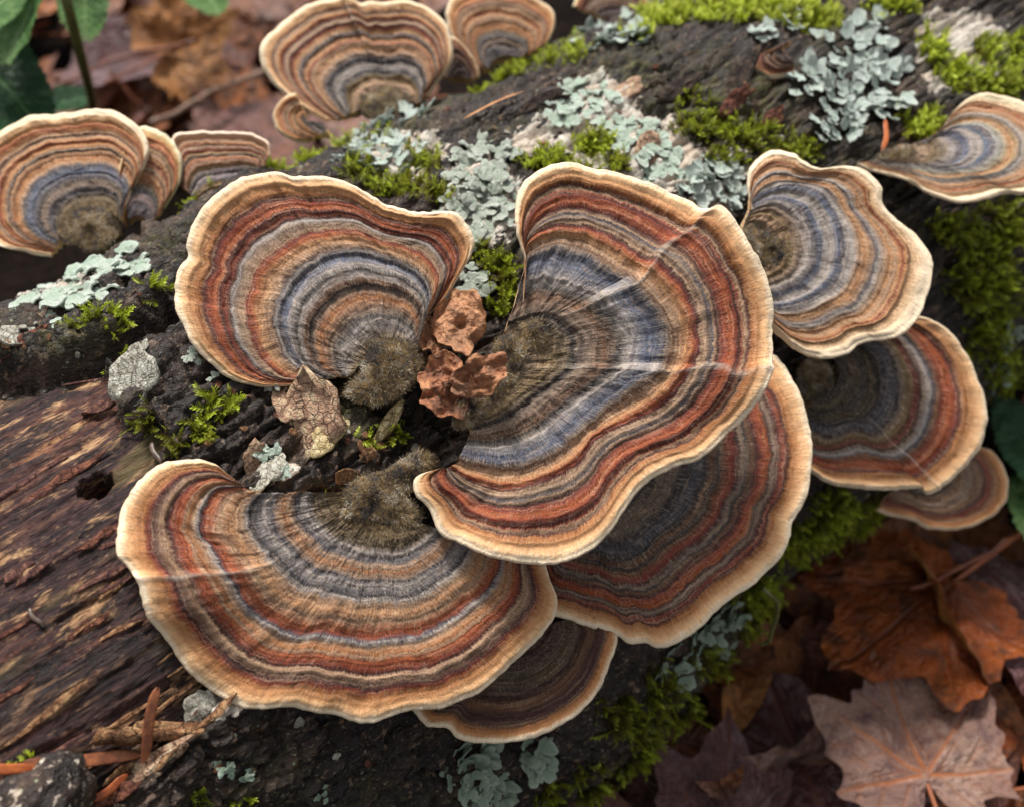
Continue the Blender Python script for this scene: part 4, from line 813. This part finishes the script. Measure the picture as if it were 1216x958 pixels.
# ------------------------------------------------------------------ shrivelled caps in the middle
def shrivel_material():
    m = NT("shrivelled brown cap"); c = m.coord(); n = m.noise(c, 260, 5, 0.6, 0.6); n2 = m.noise(c, 900, 4, 0.6)
    col = m.ramp(n, [(0.36, lin((44, 24, 20))), (0.45, lin((96, 50, 34))), (0.54, lin((148, 88, 56))), (0.64, lin((190, 138, 98)))]); col = m.mix(m.val(n2, 0.5, 0.7, 0, 0.5), col, lin((84, 50, 40))); col = m.mix(m.math('MULTIPLY', m.n('ObjectInfo').outputs['Random'], 0.55), col, lin((186, 140, 104)))
    return m.done(col, 0.62, m.bump(n2, 0.9, 0.0012), 0.4)
SHR = shrivel_material()
def shrivelled(px, py, rpx, asp, ang, lean, lift, seed, label, curl=0.6):
    nu, nv = 110, 44; a = np.linspace(0, 2 * math.pi, nu, endpoint=False); v = np.linspace(0.02, 1, nv); A_, V_ = np.meshgrid(a, v, indexing='ij')
    rad = V_ * (1 + 0.4 * noise(np.cos(A_) * 1.6 + seed, np.sin(A_) * 1.6, seed=seed) + 0.08 * noise(np.cos(A_) * 5, np.sin(A_) * 5 + seed, seed=seed + 2))
    X, Y = np.cos(A_) * rad, np.sin(A_) * rad * asp; Z = curl * (V_ ** 2) * (0.4 + 0.9 * noise(np.cos(A_) * 1.3, np.sin(A_) * 1.3 + seed, seed=seed + 4)) + 0.30 * fbm(X * 2.2 + seed, Y * 2.2, seed=seed + 5, o=4) + 0.55 * np.abs(fbm(X * 1.1 + 9, Y * 1.9 + seed, seed=seed + 6, o=2)) - 0.07 * np.abs(fbm(X * 4, Y * 4 + seed, seed=seed + 7, o=2))
    top = np.stack([X, Y, Z], -1).reshape(-1, 3); bot = top - np.array([0, 0, 0.12]); F = grid_faces(nu, nv, True); n = nu * nv
    i = np.arange(nu); side = np.stack([i * nv + nv - 1, ((i + 1) % nu) * nv + nv - 1, ((i + 1) % nu) * nv + nv - 1 + n, i * nv + nv - 1 + n], -1)
    sc = rpx * 0.00016; o = obj('shrivelled_fungus', mesh_of('shrivelled_fungus', np.vstack([top, bot]) * sc, np.vstack([F, F[:, ::-1] + n, side]), None, SHR), None, label, 'fungus', 'shrivelled dead caps')
    P = hit([px], [py])[0][0]; d = rays(np.array(float(px)), np.array(float(py))); a_ = math.radians(ang); l_ = math.radians(lean); x_ = nrm(RT * math.cos(a_) + UP * math.sin(a_)); n_ = nrm(-d * math.cos(l_) + UP * math.sin(l_)); o.matrix_world = frame(P - d * lift, n_, x_)
shrivelled(546, 388, 50, 0.72, 100, 20, 0.012, 3, "pale brown shrivelled cap, crumpled leaf-like, between the two upper brackets")
shrivelled(526, 458, 46, 0.8, 100, 10, 0.013, 7, "reddish-brown glossy shrivelled cap against the largest bracket's base", 0.8)
shrivelled(570, 444, 38, 0.6, 10, 10, 0.0225, 12, "rough brown shrivelled cap resting on the largest bracket's hairy base")
shrivelled(514, 404, 28, 0.6, 80, 40, 0.006, 15, "dark curled shrivelled scrap beside the pale brown one")

# ------------------------------------------------------------------ needles and sticks on the log
def needle_material(name, c0, c1):
    m = NT(name); c = m.coord(); n = m.noise(m.mul3(c, (300, 300, 300)), 1, 4); n2 = m.noise(c, 1600, 3)
    return m.done(m.mix(m.val(n2, 0.5, 0.7, 0, 0.5), m.mix(m.val(n, 0.35, 0.65), lin(c0), lin(c1)), lin((92, 50, 32))), 0.4, m.bump(n2, 0.4, 0.0003), 0.5)
NEED = needle_material("dry fir needle", (92, 48, 27), (148, 88, 52)); NEEDO = needle_material("orange fir needle", (142, 66, 28), (182, 98, 46)); STICK = needle_material("grey stick", (44, 34, 28), (78, 62, 50))
def needle(a, b, la, lb, w_, mat, label, name='fir_needle', cat='needle', flat=0.22, bow=0.0006):
    Pa, sa, ta = hit([a[0]], [a[1]]); Pb, sb, tb = hit([b[0]], [b[1]]); na, nb = log_normal(sa, ta)[0], log_normal(sb, tb)[0]; A_, B_ = Pa[0] + na * la, Pb[0] + nb * lb; n = nrm(na + nb); t = np.linspace(0, 1, 18)[:, None]
    path = A_ + (B_ - A_) * t + n * bow * np.sin(t * math.pi) + nrm(np.cross(B_ - A_, n)) * 0.0004 * np.sin(t * 5)
    tt = t[:, 0]; rad = 0.85 * w_ * (0.25 + 0.75 * np.clip(np.minimum(tt * 7, (1 - tt) * 4.5), 0, 1) ** 0.6)
    V, F = tube(path, rad, 10, flat, n); k = np.arange(len(V) - 2) % 10; V[:-2][k == 2] -= n * w_ * 0.22 * flat; V[:-2][k == 3] -= n * w_ * 0.1
    o = obj(name, poly_mesh(name, V - A_, F, mat), None, label, cat, 'needles and sticks on the log' if cat == 'needle' else None); o.location = Vector(A_); return o
needle((181, 808), (163, 906), 0.004, 0.003, 0.0012, NEED, "upright reddish fir needle leaning on a horizontal one")
needle((24, 899), (172, 905), 0.003, 0.002, 0.0014, NEED, "long horizontal fir needle beside the dark bark lump")
needle((-30, 902), (40, 912), 0.004, 0.004, 0.0011, NEEDO, "short orange fir needle overlapping the long horizontal one")
needle((-20, 918), (12, 916), 0.003, 0.003, 0.0013, NEED, "dull fir needle below the short orange one")
needle((104, 946), (150, 918), 0.001, 0.002, 0.0010, NEEDO, "thin orange fir needle under the long horizontal one")
needle((550, 151), (626, 115), 0.0015, 0.0015, 0.0008, needle_material("pale dry needle", (190, 130, 84), (216, 160, 112)), "lone pale needle lying on bare crest bark")
needle((36, 722), (50, 746), 0.0008, 0.0008, 0.0006, STICK, "tiny grey stick on the bare wood", 'stick', 'stick', 0.8, 0.0)
needle((184, 520), (193, 556), 0.003, 0.002, 0.0007, STICK, "short grey stick poking down beside the widest bracket", 'stick', 'stick', 0.8, 0.0)
needle((1042, 190), (1048, 150), 0.003, 0.003, 0.0008, NEEDO, "orange-brown needle by the long-necked bracket", 'fir_needle')

# ------------------------------------------------------------------ the forest floor
def ground_material():
    m = NT("dark forest soil"); c = m.coord(); n = m.noise(c, 40, 6, 0.65); n2 = m.noise(c, 260, 5, 0.65)
    col = m.ramp(n2, [(0.3, lin((10, 7, 5))), (0.5, lin((24, 16, 12))), (0.7, lin((48, 34, 25)))]); return m.done(m.mix(m.val(n, 0.4, 0.6, 0, 0.6), col, lin((16, 10, 8))), 0.95, m.bump(n2, 1.0, 0.006), 0.1)
gx = spaced([(-6, -0.5, 0.25), (-0.5, 0.7, 0.012), (0.7, 6.3, 0.25)]); GX, GY = np.meshgrid(gx, gx, indexing='ij'); GZ = 0.006 * fbm(GX * 22, GY * 22, seed=7, o=4) * (np.hypot(GX, GY) < 1.4) - 0.004
obj('ground', mesh_of('ground', np.stack([GX, GY, GZ], -1).reshape(-1, 3), grid_faces(len(gx), len(gx))[:, ::-1][:, [3, 2, 1, 0]], None, ground_material()), None, "dark damp soil under the leaf litter", 'ground', None, 'structure')

def leaf_material(name, stops, vein, blotch, rough=0.5, rand=True, trans=0.15):
    m = NT(name); c = m.coord(); n = m.noise(c, 1.6, 5, 0.6); n2 = m.noise(c, 5.5, 4, 0.65); n3 = m.noise(c, 24, 3); v = m.attr('vein'); oi = m.n('ObjectInfo').outputs['Random']
    f = m.math('ADD', m.math('MULTIPLY', oi, 0.75), m.math('MULTIPLY', n, 0.45)) if rand else n
    col = m.ramp(f, [(p, lin(q)) for p, q in stops]); col = m.mix(m.val(n2, 0.49, 0.64, 0, 0.8), col, lin(blotch)); col = m.mix(m.val(n3, 0.52, 0.68, 0, 0.5), col, m.mix(1, col, (0.5, 0.45, 0.45), 'MULTIPLY'))
    col = m.mix(v, col, lin(vein)); return m.done(col, m.val(n2, 0.3, 0.7, rough - 0.12, rough + 0.15), m.bump(m.math('ADD', n3, m.math('MULTIPLY', v, 1.5)), 0.5, 0.008), 0.45, trans=trans)
DEAD = leaf_material("dead leaf", [(0.1, (84, 48, 38)), (0.3, (122, 86, 80)), (0.45, (150, 92, 56)), (0.62, (146, 118, 110)), (0.78, (176, 108, 56)), (0.95, (108, 66, 54))], (96, 62, 44), (52, 34, 32), 0.42)
PALE = leaf_material("pale pinkish maple leaf", [(0.3, (104, 76, 70)), (0.5, (142, 110, 98)), (0.68, (166, 138, 122))], (158, 94, 52), (84, 58, 60), 0.42, False)
ORNG = leaf_material("wet orange maple leaf", [(0.3, (98, 42, 20)), (0.5, (150, 74, 26)), (0.68, (182, 100, 36))], (110, 58, 34), (64, 40, 26), 0.42, False, 0.25)
PLUM = leaf_material("wet plum-brown leaf", [(0.3, (52, 30, 32)), (0.5, (92, 58, 58)), (0.68, (128, 104, 108))], (96, 58, 48), (60, 34, 34), 0.3, False)
TANL = leaf_material("tan leaf", [(0.3, (128, 78, 40)), (0.5, (178, 118, 62)), (0.68, (196, 142, 86))], (140, 86, 50), (96, 60, 40), 0.45, False)
GREEN = leaf_material("pale green leaf", [(0.3, (52, 92, 40)), (0.5, (84, 128, 62)), (0.68, (126, 160, 98))], (170, 200, 140), (70, 116, 58), 0.45, False, 0.35)
DGREEN = leaf_material("dark green leaf", [(0.3, (18, 48, 22)), (0.5, (28, 68, 34)), (0.68, (52, 96, 56))], (110, 150, 100), (26, 62, 32), 0.4, False, 0.25)

def leaf_mesh(seed, mat, kind='maple', curl=0.12):
    r = np.random.default_rng(seed); nu, nv = 200, 16; a = np.linspace(-math.pi, math.pi, nu, endpoint=False); v = np.linspace(0, 1, nv)
    if kind == 'maple':
        dirs = [(0, 1.0), (0.80, 0.88), (-0.80, 0.86), (1.62, 0.62), (-1.62, 0.6)]
        R = np.full(nu, 0.12)
        for d, l in dirs + [(2.35, 0.34), (-2.35, 0.34)]:
            x = np.abs((a - d + math.pi) % (2 * math.pi) - math.pi); R = np.maximum(R, np.where(x < 1.2, l / (np.cos(x) + (1.25 + 0.25 * r.random()) * np.sin(x)), 0))
        R *= 1 - 0.8 * sstep(2.4, 3.1, np.abs(a)); R *= 1 + 0.13 * (np.abs(((np.abs(a) * 3.9 + 0.25) % 1) - 0.5) - 0.25) + 0.05 * noise(a * 7 + 30, seed=seed)
    else:
        dirs = [(0, 1.0)] ; c = np.cos(a); s_ = np.abs(np.sin(a)); R = 1 / np.sqrt((np.maximum(c, 0) / 1.0) ** 2 + (np.minimum(c, 0) / 0.22) ** 2 + (s_ / (0.34 if kind == 'oval' else 0.44)) ** 2) ; R *= 1 + (0.08 if kind == 'serrate' else 0.02) * (((np.abs(a) * 9) % 1) - 0.5)
    X = np.cos(a)[:, None] * R[:, None] * v; Y = np.sin(a)[:, None] * R[:, None] * v; vein = np.zeros(X.shape)
    for d, l in dirs:
        al = X * math.cos(d) + Y * math.sin(d); ac = -X * math.sin(d) + Y * math.cos(d); vein = np.maximum(vein, np.where((al > 0) & (al < l), np.exp(-(ac / (0.014 * (1.15 - al))) ** 2), 0))
        sv = np.abs((((al - np.abs(ac) * 0.8) * (6 if kind == 'maple' else 8)) % 1) - 0.5); vein = np.maximum(vein, 0.45 * np.exp(-(sv / 0.05) ** 2) * (al > 0) * (np.abs(ac) < (0.22 if kind == 'maple' else 0.5)) * (np.abs(ac) < 0.9 * al))
    Z = curl * (0.9 * (X ** 2) * r.uniform(-1, 1) + 1.6 * Y ** 2 * r.uniform(-0.4, 1)) + 0.10 * fbm(X * 1.8 + seed, Y * 1.8, seed=seed, o=3) + 0.03 * fbm(X * 7, Y * 7, seed=seed + 4, o=2) + 0.012 * vein
    if kind != 'maple': Z += 0.25 * np.abs(Y)
    V = np.stack([X, Y, Z], -1); p = math.radians(r.uniform(-25, 25)) 
    return mesh_of('leaf', V.reshape(-1, 3), grid_faces(nu, nv, True), {'vein': vein}, mat)
def petiole_mesh(seed, mat, L=0.75):
    r = np.random.default_rng(seed); t = np.linspace(0, 1, 10)[:, None]; p = np.hstack([-t * L, 0.12 * r.normal() * t ** 2, 0.08 * t + 0.1 * r.random() * t ** 2]); V, F = tube(p, 0.014 + 0.008 * t[:, 0], 6); return poly_mesh('petiole', V, F, mat)
PET = needle_material("leaf stalk", (128, 66, 40), (170, 100, 60)); GST = needle_material("green stem", (76, 82, 44), (110, 112, 62)); PETM = [petiole_mesh(k, PET) for k in range(4)]; GPET = petiole_mesh(9, GST)
def place_leaf(me, pt, size, yaw, pitch, roll, label, name='maple_leaf', group=None, pet=None, cat='leaf'):
    o = obj(name, me, None, label, cat, group); o.matrix_world = Matrix.Translation(Vector(pt)) @ Matrix.Rotation(math.radians(yaw), 4, 'Z') @ Matrix.Rotation(math.radians(-pitch), 4, 'Y') @ Matrix.Rotation(math.radians(roll), 4, 'X') @ Matrix.Scale(size, 4)
    if pet is not None: child('petiole', pet, o)
    return o
def G(px, py, z): return ground_hit(np.array(px), np.array(py), z)
# the leaves one can tell apart beside the log
place_leaf(leaf_mesh(1, PALE, curl=0.10), G(1098, 922, 0.034), 0.042, 97, 4, 0, "pale pinkish-brown maple leaf lying upside down with orange veins", pet=PETM[0])
place_leaf(leaf_mesh(2, ORNG, curl=0.15), G(1120, 700, 0.034), 0.050, 215, 6, 10, "rusty orange maple leaf between the log and the pale maple leaf", pet=PETM[1])
place_leaf(leaf_mesh(3, PLUM, curl=0.18), G(985, 985, 0.016), 0.052, 105, 6, -14, "glossy plum-coloured leaf beneath the pale maple leaf", pet=PETM[2])
place_leaf(leaf_mesh(4, PLUM, curl=0.15), G(1260, 780, 0.022), 0.050, 120, 8, 18, "plum-brown leaf beside the rusty orange one", pet=PETM[3])
place_leaf(leaf_mesh(5, PLUM, curl=0.2), G(850, 1000, 0.020), 0.036, 75, 30, 30, "folded plum-brown leaf tip against the mossy flank")
place_leaf(leaf_mesh(6, DEAD, curl=0.2), G(800, 970, 0.012), 0.034, 40, 6, 10, "mottled brown leaf scrap at the foot of the mossy flank")
place_leaf(leaf_mesh(7, TANL, 'oval', 0.2), G(1150, 800, 0.03), 0.040, 110, 14, 60, "narrow yellow-tan leaf standing on edge behind the pale maple leaf", 'oval_leaf')
place_leaf(leaf_mesh(8, TANL, 'oval', 0.3), G(888, 800, 0.02), 0.020, 250, 10, 0, "little mottled yellowish leaf near the moss", 'oval_leaf')
place_leaf(leaf_mesh(9, ORNG, curl=0.2), G(1215, 880, 0.016), 0.04, 60, 0, 10, "orange leaf half under the pale maple leaf")
# the leaves one can tell apart behind the log
place_leaf(leaf_mesh(10, TANL, curl=0.2), G(196, 64, 0.052), 0.036, 20, 20, 48, "tan-orange curled leaf standing out behind the brackets on the log's back", pet=PETM[0])
place_leaf(leaf_mesh(11, PLUM, 'oval', 0.1), G(110, 70, 0.03), 0.055, -8, 10, 10, "smooth purplish leaf beside the green seedling", 'oval_leaf')
place_leaf(leaf_mesh(12, DEAD, curl=0.15), G(290, 190, 0.03), 0.045, 80, 6, 0, "brown veined leaf under a grey twig behind the log", pet=PETM[1])
DEADM = [leaf_mesh(20 + k, DEAD, ('maple', 'maple', 'oval')[k % 3], 0.2) for k in range(9)]
rl = np.random.default_rng(77); nl_ = 0
for (x0, x1, y0, y1, N, z0) in [(-60, 440, -50, 220, 90, 0.003), (-160, 620, -140, 330, 26, 0.003), (760, 1330, 560, 1080, 52, 0.002), (560, 900, 900, 1080, 10, 0.0)]:
    for k in range(N):
        p = G(rl.uniform(x0, x1), rl.uniform(y0, y1), 0.0); s_, ph_, rr_ = sphi(p)
        if rr_ < RLOG * 1.06: continue
        p[2] = z0 + 0.012 * rl.random(); j = rl.integers(0, 9)
        place_leaf(DEADM[j], p, rl.uniform(0.022, 0.042), rl.uniform(0, 360), rl.normal(10, 16), rl.normal(0, 22), "dead brown %s leaf in the wet litter %s" % (("maple", "maple", "oval")[j % 3], "behind the log" if y0 < 0 else "below the mossy flank"), ('maple_leaf', 'maple_leaf', 'oval_leaf')[j % 3], 'dead leaves of the litter', PETM[j % 4] if j % 3 < 2 else None); nl_ += 1
# green seedling behind the log, and leaves at the flank
def at_depth(px, py, d):            # d > 0: metres along the ray; d < 0: where the ray is at height -d above the ground
    return CAM + rays(np.array(float(px)), np.array(float(py))) * d if d > 0 else ground_hit(np.array(float(px)), np.array(float(py)), -d)
gm = leaf_mesh(40, GREEN, 'serrate', 0.15); gd = leaf_mesh(41, DGREEN, 'serrate', 0.15)
sp = [at_depth(70, -30, 0.40), at_depth(84, 20, 0.41), at_depth(98, 75, 0.43), at_depth(108, 112, 0.455), at_depth(112, 150, 0.50)]
sV, sF = tube(smooth3(sp) if 'smooth3' in globals() else np.array(sp), 0.0016, 8); st_o = obj('seedling', None, None, "green seedling with serrated pale leaves and a brown-green stem behind the log", 'seedling'); st_o.location = Vector(sp[-1])
child('stem', poly_mesh('stem', sV - sp[-1], sF, GST), st_o)
def seed_leaf(me, px, py, d, size, xdir, ndir, nm='leaf'):
    P = at_depth(px, py, d); o = child(nm, me, st_o); o.matrix_local = frame(P - sp[-1], np.asarray(ndir, float), np.asarray(xdir, float)) @ Matrix.Scale(size, 4)
nc = -FW
seed_leaf(gm, 52, -28, 0.43, 0.030, RT * 0.12 - UP * 1.0 + FW * 0.45, nc + UP * 0.3 - RT * 0.7); seed_leaf(gm, -20, 22, 0.43, 0.022, RT * 0.7 + UP * 0.6, nc + UP * 0.3 - RT * 0.2)
seed_leaf(gd, -20, 70, 0.44, 0.030, RT * 0.5 - UP * 0.6, nc + RT * 0.3); seed_leaf(gm, 100, -30, 0.45, 0.022, RT * 0.05 - UP, nc); seed_leaf(gd, 20, 128, 0.48, 0.014, RT * 0.8 - UP * 0.1, nc + UP * 0.5); seed_leaf(gd, 70, 122, 0.49, 0.013, RT * 0.8 + UP * 0.1, nc + UP * 0.5)
seed_leaf(gd, -24, 100, 0.46, 0.026, RT * 0.3 - UP * 0.9, nc); seed_leaf(gm, 232, -24, 0.50, 0.02, RT * 0.5 - UP * 0.8, nc + UP * 0.4)
place_leaf(gd, at_depth(1238, 510, -0.035), 0.040, 250, 14, 0, "dark green leaf beside the lowest bracket of the stack", 'green_leaf', pet=GPET)
place_leaf(gm, at_depth(1244, 590, -0.035), 0.028, 240, 14, 0, "paler green leaf tip below the dark green leaf", 'green_leaf', pet=GPET)

# twigs and stalks in the litter
TWIG = needle_material("grey-brown twig", (92, 70, 58), (140, 114, 96)); RSTALK = needle_material("red-brown stalk", (92, 46, 28), (128, 72, 44))
def twig(pts, rad, mat, label, name='twig'):
    p = np.array([at_depth(*q) for q in pts]); t = np.linspace(0, 1, len(p)); tt = np.linspace(0, 1, 22); p = np.stack([np.interp(tt, t, p[:, k]) for k in range(3)], -1)
    p += 0.0006 * np.stack([noise(tt * 6, seed=k + len(label)) for k in range(3)], -1); V, F = tube(p, 0.62 * rad * (1 + 0.15 * noise(tt * 9, seed=len(label))), 8); o = obj(name, poly_mesh(name, V - p[0], F, mat), None, label, 'twig'); o.location = Vector(p[0])
twig([(180, 148, -0.05), (250, 110, -0.045), (320, 82, -0.04)], 0.0019, TWIG, "grey-brown twig across the litter behind the log")
twig([(18, 122, -0.045), (90, 92, -0.05), (160, 62, -0.055), (235, 48, -0.06)], 0.0013, RSTALK, "long red-brown stalk crossing behind the seedling")
twig([(130, 86, -0.045), (172, 132, -0.03)], 0.0013, RSTALK, "short red-brown stalk in the litter by the purplish leaf")
twig([(222, 95, -0.055), (240, 122, -0.05)], 0.0009, RSTALK, "tiny red stalk above the grey-brown twig")
twig([(1080, 700, -0.042), (1130, 680, -0.046), (1196, 640, -0.05)], 0.0012, RSTALK, "curved red-brown stalk over the rusty orange leaf")
twig([(1222, 462, -0.03), (1196, 520, -0.02)], 0.0012, RSTALK, "red-brown twig below the mossy flank by the green leaf")
twig([(905, 700, 0.31), (926, 712, 0.315), (918, 750, 0.33), (905, 766, 0.335)], 0.0009, GST, "greenish curled stem hanging from the mossy flank", 'curled_stem')
